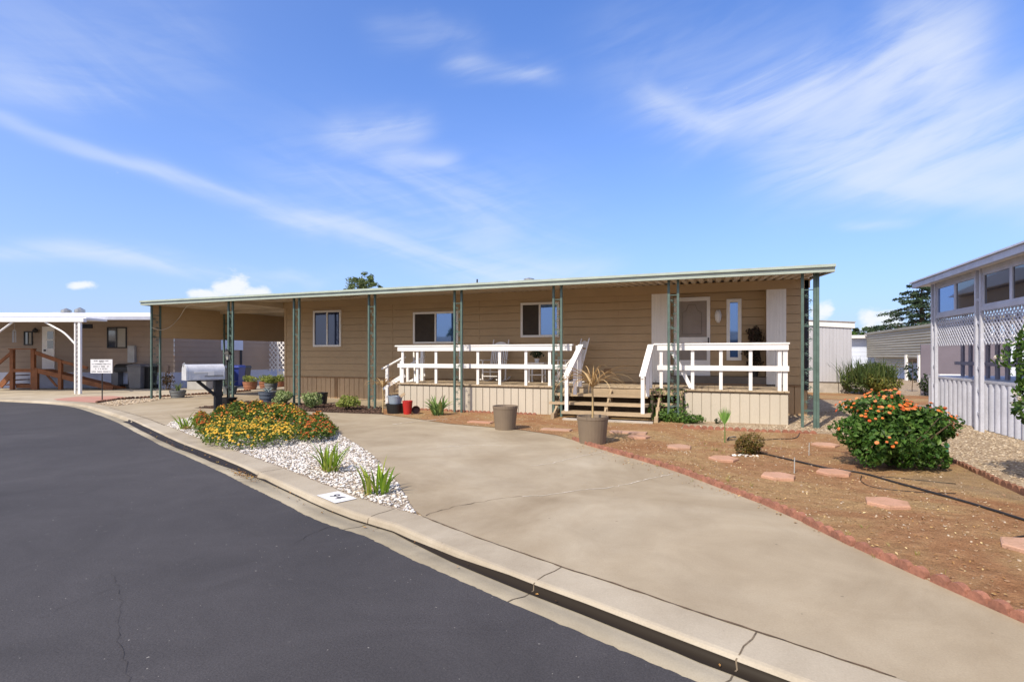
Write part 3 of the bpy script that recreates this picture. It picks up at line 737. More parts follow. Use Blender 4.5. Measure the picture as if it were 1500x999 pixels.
# house number painted on the kerb
def kerb_quad(px, py, l, o1, o2):
    i = near_i(px, py); d = (back[i+1]-back[i-1]).normalized(); nn = Vector((d.y,-d.x,0)); p = back[i]; return p, d, nn
p, d, nn = kerb_quad(512, 724, 0, 0, 0)
np_ = thing('kerb_number_plate', 'white painted rectangle with black house number 94 on the kerb top', 'house number', (p.x, p.y, 0))
mb = MB(); 
for (u1,o1),(u2,o2) in []: pass
A = [p+d*-.21+nn*.035, p+d*.21+nn*.035, p+d*.21+nn*.28, p+d*-.21+nn*.28]
mb.quad(*[(q.x,q.y,.0052) for q in (A[3],A[2],A[1],A[0])]); mb.build('painted_panel', M['signwhite'], np_)
def text_mesh(name, txt, size, m, parent, mw, ext=.001):
    cu = bpy.data.curves.new(name, 'FONT'); cu.body = txt; cu.size = size; cu.align_x = 'CENTER'; cu.align_y = 'CENTER'; cu.extrude = ext; cu.offset = .0; cu.space_character = 1.3
    o = bpy.data.objects.new(name, cu); COL.objects.link(o); bpy.context.view_layer.update()
    me = bpy.data.meshes.new_from_object(o.evaluated_get(bpy.context.evaluated_depsgraph_get())); bpy.data.objects.remove(o)
    me.name = name; me.transform(mw); me.materials.clear(); me.materials.append(m)
    o2 = bpy.data.objects.new(name, me); COL.objects.link(o2); o2.parent = parent; return o2
c = nn*.155
mw = Matrix(((d.x, -nn.x, 0, c.x), (d.y, -nn.y, 0, c.y), (0, 0, 1, .008), (0,0,0,1)))
text_mesh('number', '94', .16, M['ink'], np_, mw)
# ================================================================== THE MAIN HOUSE
YP, YD, YF = 12.45, 12.80, 15.0             # awning posts, deck front, house front
YROOF = 12.2
def X_at(px, Y): return W(px, CY, Y).x
def Z_at(px, py, Y): return W(px, py, Y).z
HX0, HX1 = X_at(418, YF), X_at(1183, YF)
ZB, ZT = .74, 3.42                           # siding bottom, top
DZ = .72                                     # deck floor
def lap(mb, x0, x1, z0, z1, Y, course=.224, lip=.014, axis='x', sgn=-1):
    """lapped siding facing -y (or along x when axis is 'y'; then Y is the x of the plane)"""
    z = z0
    while z < z1-.01:
        zt = min(z+course, z1)
        gp_ = .010
        for (za, oa, zb, ob) in ((z+gp_, lip, zt, .004), (z+gp_, -.03, z+gp_, lip), (z, -.03, z+gp_, -.03), (z, .004, z, -.03)):
            A = [(x0, za, oa), (x1, za, oa), (x1, zb, ob), (x0, zb, ob)]
            if axis == 'x': mb.add([(x, Y+sgn*o, zz) for x, zz, o in A], [(0,1,2,3)])
            else: mb.add([(Y+sgn*o, x, zz) for x, zz, o in A], [(0,1,2,3)])
        z = zt
house = thing('mobile_home', 'long low tan mobile home with white trimmed windows and a raised porch', 'house', (-6, 18, 0))
AX0, AX1 = X_at(982, YF), X_at(1122.5, YF)
PX0, PX1 = X_at(954.5, YF), X_at(1151.5, YF)
ZH = W(1010, 436, 15.26).z                    # door head
ZAL = W(1050, 424.5, YF).z                    # alcove head
YA = 15.26
FZ = .93                                     # house floor
mb = MB()
lap(mb, HX0, PX0, ZB, ZT, YF); lap(mb, PX1, HX1, ZB, ZT, YF); lap(mb, PX0, PX1, ZAL+.09, ZT, YF)
lap(mb, AX0, AX1, FZ, ZAL+.1, YA)
mb.quad((AX0,YF,FZ),(AX0,YA,FZ),(AX0,YA,ZAL+.1),(AX0,YF,ZAL+.1)); mb.quad((AX1,YA,FZ),(AX1,YF,FZ),(AX1,YF,ZAL+.1),(AX1,YA,ZAL+.1))
mb.quad((AX0,YF,ZAL+.1),(AX0,YA,ZAL+.1),(AX1,YA,ZAL+.1),(AX1,YF,ZAL+.1))
for x in (HX0, HX1): mb.quad((x,YF,0.05),(x,22,0.05),(x,22,ZT),(x,YF,ZT))
mb.quad((HX0,22,.05),(HX1,22,.05),(HX1,22,ZT),(HX0,22,ZT)); mb.quad((HX0,YA+.03,.05),(HX1,YA+.03,.05),(HX1,YA+.03,ZT-.02),(HX0,YA+.03,ZT-.02))
wall = mb.build('wall', M['siding'], house)
for xs_ in (X_at(575,YF), X_at(702,YF), X_at(905,YF)): MB().box(xs_-.012, xs_+.012, YF-.018, YF+.0, ZB, 3.2).build('siding_seam', M['siding'], house)
# skirting of vertical boards with fine grooves
mb = MB()
x = HX0; k = 0; rs = random.Random(3)
while x < HX1-.02:
    w = min(.2, HX1-x); mb.box(x+.009, x+w-.009, YF+.005+rs.uniform(0,.006), YF+.06, -.02, ZB-.005); x += w
mb.box(HX0, HX1, YF+.045, YF+.09, -.02, ZB-.012)
mb.build('skirting', M['skirt'], house)
mb = MB().box(X_at(490,YF), X_at(490,YF)+.13, YF-.012, YF+.004, 0, ZB-.01); mb.build('skirting_patch', M['skirtb'], house)
mb = MB().box(HX0-.02, HX1+.02, YF-.03, YF+.01, ZB-.035, ZB+.006); mb.build('belt_trim', M['skirtb'], house)
mb = MB(); mb.box(HX0-.03, HX0+.06, YF-.022, YF+.05, .0, ZT-.05); mb.build('corner_trim', M['siding'], house)
mb = MB(); mb.box(HX1-.075, HX1+.02, YF-.05, YF+.05, .62, ZT-.05); mb.build('downspout', M['navy'], house)
# landing of the recessed entrance
mb = MB().box(AX0, AX1, YF-.005, YA+.02, DZ-.4, FZ); mb.build('entrance_landing', mat('grey_painted_landing', (120,112,102), .7, .05, 4), house)
# white vertical panels and the header over the entrance
for xa, xb in ((PX0, AX0), (AX1, PX1)):
    mb = MB(); n = 6; w = (xb-xa)/n
    for i in range(n): mb.box(xa+i*w+.003, xa+(i+1)*w-.003, YF-.03, YF+.02, DZ, ZAL+.085)
    mb.box(xa, xb, YF-.02, YF+.02, DZ, ZAL+.08)
    mb.build('entrance_side_panel', M['whitepanel'], house)
mb = MB().box(PX0, PX1, YF-.045, YF+.02, ZAL+.087, ZAL+.125); mb.box(AX0, AX1, YF-.028, YF+.03, ZAL, ZAL+.08); mb.build('header_trim', M['winframe'], house)
# roof of the house, mostly out of sight behind the awning
mb = MB(); zr = 3.46
mb.add([(HX0-.2,YF-.1,zr),(HX1+.2,YF-.1,zr),(HX1+.2,18.5,zr+.42),(HX0-.2,18.5,zr+.42),(HX0-.2,22.2,zr),(HX1+.2,22.2,zr)], [(0,1,2,3),(3,2,5,4),(0,3,4),(1,5,2),(0,4,5,1)])
roof = mb.build('roof', M['panwhite'], house)
vp = W(775, 411, 18.5); mb = MB().lathe([(.12,-1),(.12,-.05),(.2,-.04),(.2,.06),(.02,.1)], tuple(vp), 12); mb.build('roof_vent', M['steel'], roof)
vp = W(699, 411, 18.5); mb = MB().lathe([(.03,-1),(.03,.05)], tuple(vp), 8); mb.build('vent_pipe', M['dark'], roof)
vp = W(760, 411.5, 18.5); mb = MB().box(vp.x-.35, vp.x+.28, 18.3, 18.7, vp.z-.5, vp.z-.01); mb.build('roof_hatch', M['panwhite'], roof)
# windows
def window(px0, px1, py0, py1, Y, name='window', fr=.065, mull=True, parent=house, gl=('screen','glass'), split=.5, proud=.05, fm='winframe'):
    a = W(px0, py1, Y); b = W(px1, py0, Y); x0, x1 = a.x, b.x
    z0 = (W(px0,py1,Y).z+W(px1,py1,Y).z)/2; z1 = (W(px0,py0,Y).z+W(px1,py0,Y).z)/2
    yf = Y-proud; f = MB()
    f.box(x0, x1, yf, Y+.03, z1-fr, z1); f.box(x0, x1, yf, Y+.03, z0, z0+fr); f.box(x0, x0+fr, yf, Y+.03, z0+fr, z1-fr); f.box(x1-fr, x1, yf, Y+.03, z0+fr, z1-fr)
    xm = x0+(x1-x0)*split
    if mull: f.box(xm-fr*.42, xm+fr*.42, yf+.012, Y+.02, z0+fr, z1-fr)
    w = f.build(name, M[fm], parent)
    panes = [(x0+fr, xm-fr*.42, gl[0]), (xm+fr*.42, x1-fr, gl[1])] if mull else [(x0+fr, x1-fr, gl[0])]
    for i, (xa, xb, g) in enumerate(panes):
        p = MB(); yy = yf+(.03 if g == 'screen' else .036)
        p.add([(xa,yy,z0+fr),(xb,yy,z0+fr),(xb,yy,z1-fr),(xa,yy,z1-fr)], [(0,1,2,3)]); p.build('insect_screen' if g == 'screen' else 'pane', M[g], w)
    return w, (x0, x1, z0, z1)
window(459.8, 500.4, 455, 508, YF, gl=('glassnavy','glassnavy'))
window(606, 672, 456.8, 503.5, YF)
window(763.3, 819.5, 443.2, 494, YF)
window(1064.2, 1086, 438.2, 528, YA, mull=False, gl=('glass',), fr=.085)
# screen door
x0, x1 = X_at(987.3, YA), X_at(1040.3, YA); z1 = ZH; z0 = FZ+.01
door = MB()
fr = .085
door.box(x0, x0+fr, YA-.05, YA+.02, z0, z1); door.box(x1-fr, x1, YA-.05, YA+.02, z0, z1); door.box(x0+fr, x1-fr, YA-.05, YA+.02, z1-.1, z1)
door.box(x0+fr, x1-fr, YA-.05, YA+.02, z0, z0+.42)
zm = z0+(z1-z0)*.455
door.box(x0+fr, x1-fr, YA-.05, YA+.02, zm-.075, zm-.035); door.box(x0+fr, x1-fr, YA-.05, YA+.02, zm+.035, zm+.075); door.box(x0+fr, x1-fr, YA-.035, YA+.02, zm-.036, zm+.036)
do = door.build('screen_door', M['whitetrim'], house)
mb = MB(); mb.quad((x0+fr,YA-.03,z0+.42),(x1-fr,YA-.03,z0+.42),(x1-fr,YA-.03,z1-.1),(x0+fr,YA-.03,z1-.1)); mb.build('mesh_screen', M['doorscreen'], do)
mb = MB(); xi0, xi1, zi0, zi1 = x0+.22, x1-.22, zm+.16, z1-.2   # raised panel of the inner door seen through the mesh
pth = [(xi0,zi0),(xi1,zi0),(xi1,zi1-.22),(xi1-.1,zi1-.16),(xi1-.16,zi1),(xi0+.16,zi1),(xi0+.1,zi1-.16),(xi0,zi1-.22)]
for a, b in zip(pth, pth[1:]+pth[:1]): mb.bar((a[0],YA-.033,a[1]),(b[0],YA-.033,b[1]),.012,.018,(0,1,0))
mb.build('inner_door_panel', mat('door_moulding', (122,112,104), .7, .03, 4), do)
mb = MB().box(x1-.06, x1-.03, YA-.085, YA-.05, zm-.1, zm+.06); mb.build('handle', M['dark'], do)
lp = W(1052, 462, YA-.08)
mb = MB().lathe([(.03,-.2),(.075,-.12),(.09,.0),(.07,.1),(.03,.12)], (lp.x, lp.y, lp.z), 12); pl = mb.build('porch_light', M['whitetrim'], house, smooth=True)
mb = MB().box(lp.x-.05, lp.x+.05, YA-.07, YA, lp.z+.02, lp.z+.14); mb.build('wall_bracket', M['whitetrim'], pl)
mb = MB().box(X_at(1047,YA), X_at(1050,YA), YA-.02, YA, 1.55, 1.66); mb.build('doorbell', M['siding'], house)
dv = W(890, 543, YF); mb = MB().box(dv.x-.1, dv.x+.1, YF-.035, YF, dv.z-.06, dv.z+.06); mb.build('dryer_vent', M['skirtb'], house)
# ================================================================== AWNING AND CARPORT
RX0, RX1 = X_at(207, YROOF), X_at(1223, YROOF)
awn = thing('patio_awning', 'long green edged metal awning and carport roof along the house front', 'awning', ((RX0+RX1)/2, YP, 0))
def zroof(Y): return 3.195+(Y-YROOF)*.075 if Y < 15.2 else 3.42-(Y-15.2)*.022
# pans: trapezoid corrugation running from house to gutter
def pan(xa, xb, ya, yb, name, m, pitch=.2, dep=.055, ny=1, zroof=zroof):
    mb = MB(); xs = []
    x = xa
    while x < xb-1e-6:
        xs += [(x, 0), (x+pitch*.52, 0), (x+pitch*.62, dep), (x+pitch*.90, dep)]; x += pitch
    xs = [(min(x, xb), z) for x, z in xs]+[(xb, 0)]
    ys = [ya+(yb-ya)*i/ny for i in range(ny+1)]; n = len(xs)
    for y in ys: mb.v += [(x, y, zroof(y)+z) for x, z in xs]
    for j in range(ny):
        for i in range(n-1): mb.f.append((j*n+i, (j+1)*n+i, (j+1)*n+i+1, j*n+i+1))
    # solid top
    o = len(mb.v); 
    for y in ys: mb.v += [(xa, y, zroof(y)+dep+.03), (xb, y, zroof(y)+dep+.03)]
    for j in range(ny): mb.f.append((o+2*j, o+2*j+1, o+2*j+3, o+2*j+2))
    return mb.build(name, m, awn)
pan(HX0-.045, RX1-.03, YROOF+.06, YF-.03, 'roof_panel', M['pan'])
pan(RX0+.03, HX0-.05, YROOF+.06, 24, 'roof_panel', M['pan'], zroof=lambda Y: 3.195)
# header the pans sit on, at the house
mb = MB().box(HX0-.06, HX1+.05, YF-.05, YF-.016, 3.17, zroof(YF)-.005); mb.build('ledger', M['siding'], awn)
mb = MB().box(RX0+.1, HX0-.06, 15.13, 15.27, 3.09, 3.192); mb.build('carport_beam', M['pan'], awn)
# gutter fascia: three stepped bands
zg = zroof(YROOF)
mb = MB(); mb.box(RX0, RX1, YROOF-.03, YROOF+.06, zg-.03, zg+.062); mb.box(RX0-.012, RX1+.012, YROOF-.075, YROOF+.06, zg+.065, zg+.085); mb.box(RX0-.01, RX1+.01, YROOF-.055, YROOF+.06, zg+.088, zg+.125)
mb.build('gutter', M['greenfascia'], awn)
for x, zf in ((RX0, 3.195), (RX1-.03, zroof(YF))):
    mb = MB()
    mb.add([(x,YROOF+.062,zg-.03),(x+.03,YROOF+.062,zg-.03),(x+.03,YF,zf-.03),(x,YF,zf-.03),(x,YROOF+.062,zg+.12),(x+.03,YROOF+.062,zg+.12),(x+.03,YF,zf+.12),(x,YF,zf+.12)],
           [(0,3,2,1),(4,5,6,7),(0,1,5,4),(1,2,6,5),(2,3,7,6),(3,0,4,7)])
    mb.build('side_fascia', M['greenfascia'], awn)
MB().box(RX0, RX0+.03, YF+.01, 24, 3.165, 3.315).build('side_fascia', M['greenfascia'], awn)
mb = MB(); xh = HX0-.047; mb.add([(xh,YROOF+.06,3.185),(xh,YF,3.185),(xh,YF,zroof(YF)+.08),(xh,YROOF+.06,3.28)], [(0,1,2,3)]); mb.build('roof_step_flashing', M['pan'], awn)
def scroll_strip(mb, p0, p1, z0, z1, r=.005, pitch=.30, nrm=None):
    """flat S scrolls and leaves between two uprights"""
    p0 = Vector(p0); p1 = Vector(p1); c = (p0+p1)/2; u = (p1-p0); w = u.length; u.normalize()
    z = z0; s = 1; a = w*.46
    while z+pitch < z1:
        pts = []
        for k in range(15):
            t = k/14
            if t < .35: ang = PI*1.5*(t/.35); q = (a*.45*math.sin(ang)*s*(1-t), pitch*(.12+.1*(1-math.cos(ang))))
            elif t > .65: ang = PI*1.5*((1-t)/.35); q = (-a*.45*math.sin(ang)*s*t, pitch*(1-.12-.1*(1-math.cos(ang))))
            else: q = (a*s*math.cos((t-.35)/.3*PI)*.75, pitch*(.3+.4*(t-.35)/.3))
            pts.append(c+u*q[0]+Vector((0,0,z+q[1])))
        mb.tube(pts, r, 4)
        for k, sg in ((.30, 1), (.62, -1)):
            b = c+Vector((0,0,z+pitch*k)); e = b+u*sg*s*w*.33+Vector((0,0,pitch*.16)); n = u.cross(Vector((0,0,1)))
            m_ = (b+e)/2; dd = (e-b).normalized(); sd = dd.cross(n).normalized()*.012
            mb.add([b, m_+sd, e, m_-sd], [(0,1,2,3)])
        z += pitch; s = -s
def post(pa, pb, z0, z1, m='green', r=.026, parent=awn, name='post', sc=True, scm_=None):
    mb = MB()
    for p in (pa, pb):
        mb.box(p[0]-r, p[0]+r, p[1]-r, p[1]+r, z0, z1); mb.box(p[0]-r*1.9, p[0]+r*1.9, p[1]-r*1.9, p[1]+r*1.9, z0, z0+.012)
    for z in (.35, 1.2, 2.1, 2.85): mb.bar((pa[0],pa[1],z),(pb[0],pb[1],z), .008, .02)
    o = mb.build(name, M[m], parent)
    if sc:
        mb = MB(); scroll_strip(mb, pa, pb, max(z0,0)+.12, z1-.15); mb.build('scrollwork', M[scm_ or m], o)
    return o
zp = zg-.03
PXS = [(335.0, 341.2), (430.8, 438.5), (540.6, 549.3), (666, 676.2), (811, 822.4), (979.5, 993.2)]
for a, b in PXS:
    post((X_at(a,YP), YP, 0), (X_at(b,YP), YP, 0), -.05, zroof(YP) if a > 400 else 3.194)
xr = X_at(1195, YP); post((X_at(1175.3,YP), YP, 0), (xr-.02, YP, 0), -.05, zroof(YP))
post((xr+.035, YP-.01, 0), (xr+.035, YP+.22, 0), -.05, zroof(YP)-.002, sc=False)
CX0 = X_at(222, YP)                               # carport's outer line
for ya, yb in ((YP, YP+.30), (15.3, 15.6), (18.6, 18.85)):
    post((CX0, ya, 0), (CX0, yb, 0), -.03, 3.19)
mb = MB(); lap(mb, YP+.06, 23.6, 2.09, 3.19, CX0-.02, .22, axis='y', sgn=1); mb.box(CX0-.06, CX0-.021, YP+.03, 23.6, 2.085, 3.185)
mb.build('carport_side_panel', M['siding'], awn)
cd = thing('hanging_cable', 'slack pale cable drooping under the carport roof edge', 'cable', tuple(W(250, 470, 13)))
pts = [XP(222.5, 480, CX0+.04), XP(236, 483.5, CX0+.05), XP(250,478,CX0+.06), XP(262, 466, CX0+.08), W(276, 447.5, 12.75), W(300,450,12.75), W(330,446,12.7)]
MB().tube(spline(pts, .1), .008, 5).build('cable', M['cord'], cd)
cd2 = thing('dark_cable', 'thin dark cable sagging along the gutter above the left windows', 'cable', tuple(W(500, 430, 12.4)))
pts = [W(345,437,12.35), W(400,439,12.35), W(430,435,12.35), W(470,437,12.35), W(505,435.5,12.35), W(545,430,12.35)]
MB().tube(spline(pts, .1), .007, 5).build('cable', M['dark'], cd2)
# ================================================================== PORCH DECK WITH STEPS AND RAILINGS
deck = thing('porch_deck', 'cream skirted wooden porch deck with white railings and central steps', 'porch', (X_at(900,YD), YD, 0))
DX0, DX1 = X_at(583.5, YD), X_at(809, YD); EX0, EX1 = X_at(1001, YD), X_at(1155, YD)
SX0, SX1 = DX1+.05, EX0-.35
YS = 13.2
mb = MB(); x = DX0
def boards(xa, xb, ya, yb):
    x = xa; r_ = random.Random(5)
    while x < xb-.03:
        w = min(.14, xb-x); mb.box(x+.003, x+w-.003, ya-r_.uniform(0,.012), yb, DZ-.035, DZ-r_.uniform(0,.003)); x += .14
boards(DX0-.03, DX1+.03, YD-.03, YF-.03); boards(EX0-.02, EX1+.02, YD-.03, YF-.03); boards(DX1+.034, EX0-.024, YS-.02, YF-.03)
mb.build('deck_floor', M['deckwood'], deck)
def skirtpanel(xa, xb, y, z0, z1, axis='x', g=.2):
    mb = MB(); x = xa; flip = xb < xa
    while x < xb-.01:
        w = min(g, xb-x)
        if axis == 'x': mb.box(x+.009, x+w-.009, y, y+.03, z0, z1)
        else: mb.box(y, y+.02, x+.0045, x+w-.0045, z0, z1)
        x += w
    if axis == 'x': mb.box(xa, xb, y+.025, y+.05, z0, z1-.004)
    else: mb.box(y-.004, y+.014, xa+.01, xb, z0, z1-.004)
    return mb.build('skirting_panel', M['deckskirt'], deck)
skirtpanel(DX0, DX1, YD, -.02, DZ-.085); skirtpanel(EX0, EX1, YD, -.02, DZ-.085)
skirtpanel(YD+.03, YF-.1, EX1-.02, -.02, DZ-.085, 'y'); skirtpanel(YD+.03, YF-.1, DX0, -.02, DZ-.085, 'y'); skirtpanel(YD+.03, YF-.1, DX1-.02, -.02, DZ-.085, 'y')
mb = MB(); mb.box(DX0+.03, DX1-.03, YD+.04, YD+.09, DZ-.3, DZ-.04); mb.box(EX0+.03, EX1-.03, YD+.04, YD+.09, DZ-.3, DZ-.04); mb.box(SX0-.1, EX0, YS+.0, YS+.045, DZ-.19, DZ-.037)
mb.build('rim_joist', M['stepwood'], deck)
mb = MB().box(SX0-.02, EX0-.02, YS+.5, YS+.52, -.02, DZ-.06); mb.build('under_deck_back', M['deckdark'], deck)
# steps
st = [(.18, 12.05), (.36, 12.42), (.54, 12.79)]
mb = MB()
for i, (z, y) in enumerate(st):
    xa = X_at(822, 12.05) if i == 0 else SX0-.02-.0*i
    xb = X_at(953, 12.05) if i == 0 else X_at(949, y)
    for k in range(2): mb.box(xa, xb, y+k*.165, y+k*.165+.155, z-.06, z)
steps = mb.build('step_tread', M['stepwood'], deck)
for fx in (.06, .5, .93):
    mb = MB()
    xa = SX0+(SX1-SX0)*fx
    for z, y in st: mb.box(xa-.04, xa+.04, y+.03, y+.3, -.02 if z < .2 else z-.22, z-.061)
    mb.bar((xa, 12.2, .0), (xa, YS, .56), .04, .2)
    mb.build('stringer', M['stepwood'], deck)
mb = MB().box(X_at(826,12.0), X_at(957,12.0), 11.86, 12.0, -.02, .035); mb.build('step_base_slab', M['block'], deck)
# railings
ZR = W(700, 505.5, YD).z; ZRb = W(700, 514, YD).z; ZM1 = W(700, 533.2, YD).z; ZM0 = W(700, 539.4, YD).z
def rail(xa, xb, pxs, end_posts, y=YD-.0):
    R = bpy.data.objects.new('railing', None); COL.objects.link(R); R.parent = deck; R.location = Vector(((xa+xb)/2, y, DZ))-deck.location
    def put(mb, name, m=M['white']):
        me_o = mb
        me_o.v = [(v[0]-(xa+xb)/2, v[1]-y, v[2]-DZ) for v in me_o.v]; return me_o.build(name, m, R, world=False)
    put(MB().box(xa, xb, y-.045, y-.007, ZRb, ZR-.03), 'rail_board'); put(MB().box(xa-.08, xb+.02, y-.06, y+.09, ZR-.028, ZR+.008), 'top_rail')
    put(MB().box(xa, xb+.01, y-.045, y-.007, ZM0, ZM1), 'mid_rail')
    for px in pxs:
        x = X_at(px, y); put(MB().box(x-.036, x+.036, y-.005, y+.035, DZ-.0, ZR-.03), 'baluster')
    for x in end_posts: put(MB().box(x-.045, x+.045, y-.004, y+.086, DZ-.6 if x > EX1+9 else DZ, ZR-.03), 'rail_post')
    return R, put
ra, puta = rail(DX0+.0, X_at(838,YD), [589.6, 611.2, 638.5, 699.8, 731.8, 770.3, 805], [X_at(846, YD)])
rb, putb = rail(X_at(963,YD), EX1+.0, [968.5, 1014.5, 1056, 1099.5, 1142], [X_at(1150.5, YD)])
puta(MB().bar((X_at(805,YD)-.02, YD+.02, DZ), (X_at(836,YD), YD+1.2, ZR-.1), .035, .085), 'brace')
putb(MB().bar((X_at(1012,YD), YD+.02, DZ+.03), (X_at(982,YD), YD+.05, ZR-.1), .035, .085, (1,0,0)), 'brace')
puta(MB().bar((X_at(607,YD), YD+.03, DZ+.02), (X_at(592,YD), YD+.5, ZR-.2), .035, .08), 'brace')
xe = EX1-.06
for z0_, z1_ in ((ZRb, ZR-.03), (ZM0, ZM1)): putb(MB().box(xe+.02, xe+.058, YD-.002, YF-.1, z0_, z1_), 'side_rail')
for yy in (13.6, 14.4): putb(MB().box(xe-.03, xe+.015, yy, yy+.08, DZ, ZR-.03), 'rail_post')
# stair handrails in white
def stair_rail(name, top, bot, zpost0, tilt=1, npx=()):
    mb = MB(); top = Vector(top); bot = Vector(bot); mb.bar(top, bot, .14, .04); mb.bar(top-Vector((0,0,.07)), bot-Vector((0,0,.07)), .04, .1)
    o = mb.build(name, M['white'], deck)
    for t in (.06, .4, .95):
        p = top.lerp(bot, t); zb = DZ if t < .1 else (.54 if t < .5 else .18)
        mb = MB().box(p.x-.04, p.x+.04, p.y-.04, p.y+.04, zb, p.z-.02); mb.build('newel_post' if t > .9 else 'baluster', M['white'], o)
    return o
stair_rail('stair_handrail', W(851, 505.5, YD+.02), W(829, 552, 12.15), .18)
stair_rail('stair_handrail', W(953.5, 505.5, YD+.02), W(941, 552, 12.15), .18)
# steps and sloping rails at the left end of the deck
mb = MB()
for i in range(3): mb.box(DX0-.32*(i+1), DX0-.32*i-.01, 13.05, 14.0, DZ-.18*(i+1)-.04, DZ-.18*(i+1))
mb.build('step_tread', M['stepwood'], deck)
for yy in (12.95, 14.05):
    mb = MB(); a = Vector((DX0+.12, yy, 1.45)); b = Vector((DX0-.62, yy-.0, 1.10)); mb.bar(a, b, .12, .04); mb.bar(a-Vector((0,0,.52)), b-Vector((0,0,.56)), .04, .12)
    o = mb.build('stair_handrail', M['white'], deck)
    for t in (.15, .80):
        p = a.lerp(b, t); MB().box(p.x-.04, p.x+.04, yy-.03, yy+.03, .1, p.z-.02).build('newel_post', M['white'], o)
for x in (DX0+.05, DX0+1.35): MB().box(x-.045, x+.045, 14.0, 14.09, DZ, ZR-.05).build('rail_post', M['white'], deck)
# lattice and posts beside the steps
mb = MB(); lx0, lx1 = X_at(953, YD), EX0-.01
mb.box(lx0, lx0+.06, YD, YD+.05, 0, DZ-.05); mb.box(lx1-.06, lx1, YD+.001, YD+.05, 0, DZ-.05); mb.box(lx0+.06, lx1-.06, YD+.01, YD+.04, DZ-.14, DZ-.05); mb.box(lx0+.06, lx1-.06, YD+.01, YD+.04, .3, .38)
mb.build('step_side_frame', M['stepwood'], deck)
# ================================================================== PORCH FURNITURE
def rocking_chair(label, loc, rz, grp='white rocking chairs on the porch'):
    t = thing('rocking_chair', label, 'chair', loc, rz, grp); w = M['white']
    L = lambda mb, n: mb.build(n, w, t, world=False)
    for s in (-1, 1):
        L(MB().tube([(s*.26, -.42, .075), (s*.26,-.2,.03),(s*.26,.05,.022),(s*.26,.3,.045),(s*.26,.55,.12)], .02, 6), 'rocker')
        L(MB().tube([(s*.27,-.24,.03),(s*.27,-.24,.62)], .024, 8), 'leg')
        L(MB().tube([(s*.25,.22,.05),(s*.25,.24,.42),(s*.25,.36,.85),(s*.25,.46,1.2),(s*.25,.475,1.25)], [.022,.024,.022,.02,.012], 8), 'back_post')
        L(MB().box(s*.29-.05, s*.29+.05, -.32, .27, .62, .645), 'armrest')
    mb = MB()
    for i in range(8): mb.box(-.25, .25, -.25+i*.058, -.25+i*.058+.05, .40-i*.004, .418-i*.004)
    L(mb, 'seat')
    for i in range(7):
        x = -.19+i*.0633; mb = MB(); mb.bar((x,.25,.44),(x,.385,.94), .035, .012, (0,-1,.3)); L(mb, 'back_slat')
    mb = MB(); n = 9
    for i in range(n):
        x0_, x1_ = -.23+.46*i/n, -.23+.46*(i+1)/n; h0, h1 = [.08*(1-(2*q/n-1)**2) for q in (i, i+1)]
        mb.add([(x0_,.40,.98),(x1_,.40,.98),(x1_,.44,1.10+h1),(x0_,.44,1.10+h0),(x0_,.42,.98),(x1_,.42,.98),(x1_,.46,1.10+h1),(x0_,.46,1.10+h0)],[(0,1,2,3),(5,4,7,6),(3,2,6,7),(0,4,5,1),(0,3,7,4),(1,5,6,2)])
    L(mb, 'crest_rail'); L(MB().bar((-.24,.265,.46),(.24,.265,.46),.02,.06), 'lower_back_rail')
    for z in (.16,.29): L(MB().tube([(-.26,-.24,z),(.26,-.24,z)], .012, 6), 'stretcher')
    return t
c1 = W(725, 557, 14.45); rocking_chair('white rocking chair facing the street, left of the small side table', (c1.x, 14.42, DZ), math.radians(-3))
c2 = W(836, 557, 14.4); rocking_chair('white rocking chair turned sideways beside the porch steps', (c2.x, 14.3, DZ), math.radians(-52))
tb = W(787, 557, 14.5); tx = tb.x
t = thing('side_table', 'small white side table between the two rocking chairs', 'table', (tx, 14.5, DZ))
t2 = lambda mb, n: mb.build(n, M['white'], t, world=False)
t2(MB().box(-.27,.27,-.2,.2,.54,.565), 'tabletop'); t2(MB().box(-.23,.23,-.16,.16,.475,.54), 'apron')
for sx in (-1,1):
    for sy in (-1,1): t2(MB().box(sx*.2-.02, sx*.2+.02, sy*.14-.02, sy*.14+.02, 0, .475), 'leg')
t2(MB().box(-.2,.2,-.14,.14,.2,.22), 'shelf')
M['darkleaf'] = leafmat('dark_green_leaf', [(30,46,28),(52,70,42),(40,56,36),(70,84,52)], .2)
M['midleaf'] = leafmat('mid_green_leaf', [(52,84,36),(88,120,52),(66,100,44),(112,138,66)], .3)
M['yellowleaf'] = leafmat('yellow_green_leaf', [(120,138,58),(160,168,84),(96,118,52),(186,186,110)], .3)
M['paleleaf'] = leafmat('pale_green_leaf', [(128,150,92),(164,178,122),(96,122,66),(190,198,150)], .3)
M['tan_leaf'] = leafmat('dry_tan_leaf', [(190,160,110),(160,128,84),(206,182,136),(134,104,70)], .15)
M['redleaf'] = leafmat('dark_red_brown_leaf', [(62,44,34),(80,58,46),(50,54,36),(96,78,60)], .15)
M['iris'] = leafmat('iris_leaf', [(112,150,40),(150,178,56),(84,124,36),(186,190,84)], .3)
M['agave'] = leafmat('agave_leaf', [(96,132,74),(140,164,96),(70,108,60),(176,186,110)], .15)
M['silver'] = leafmat('silvery_agave_leaf', [(150,170,178),(176,192,196),(128,150,156)], .1)
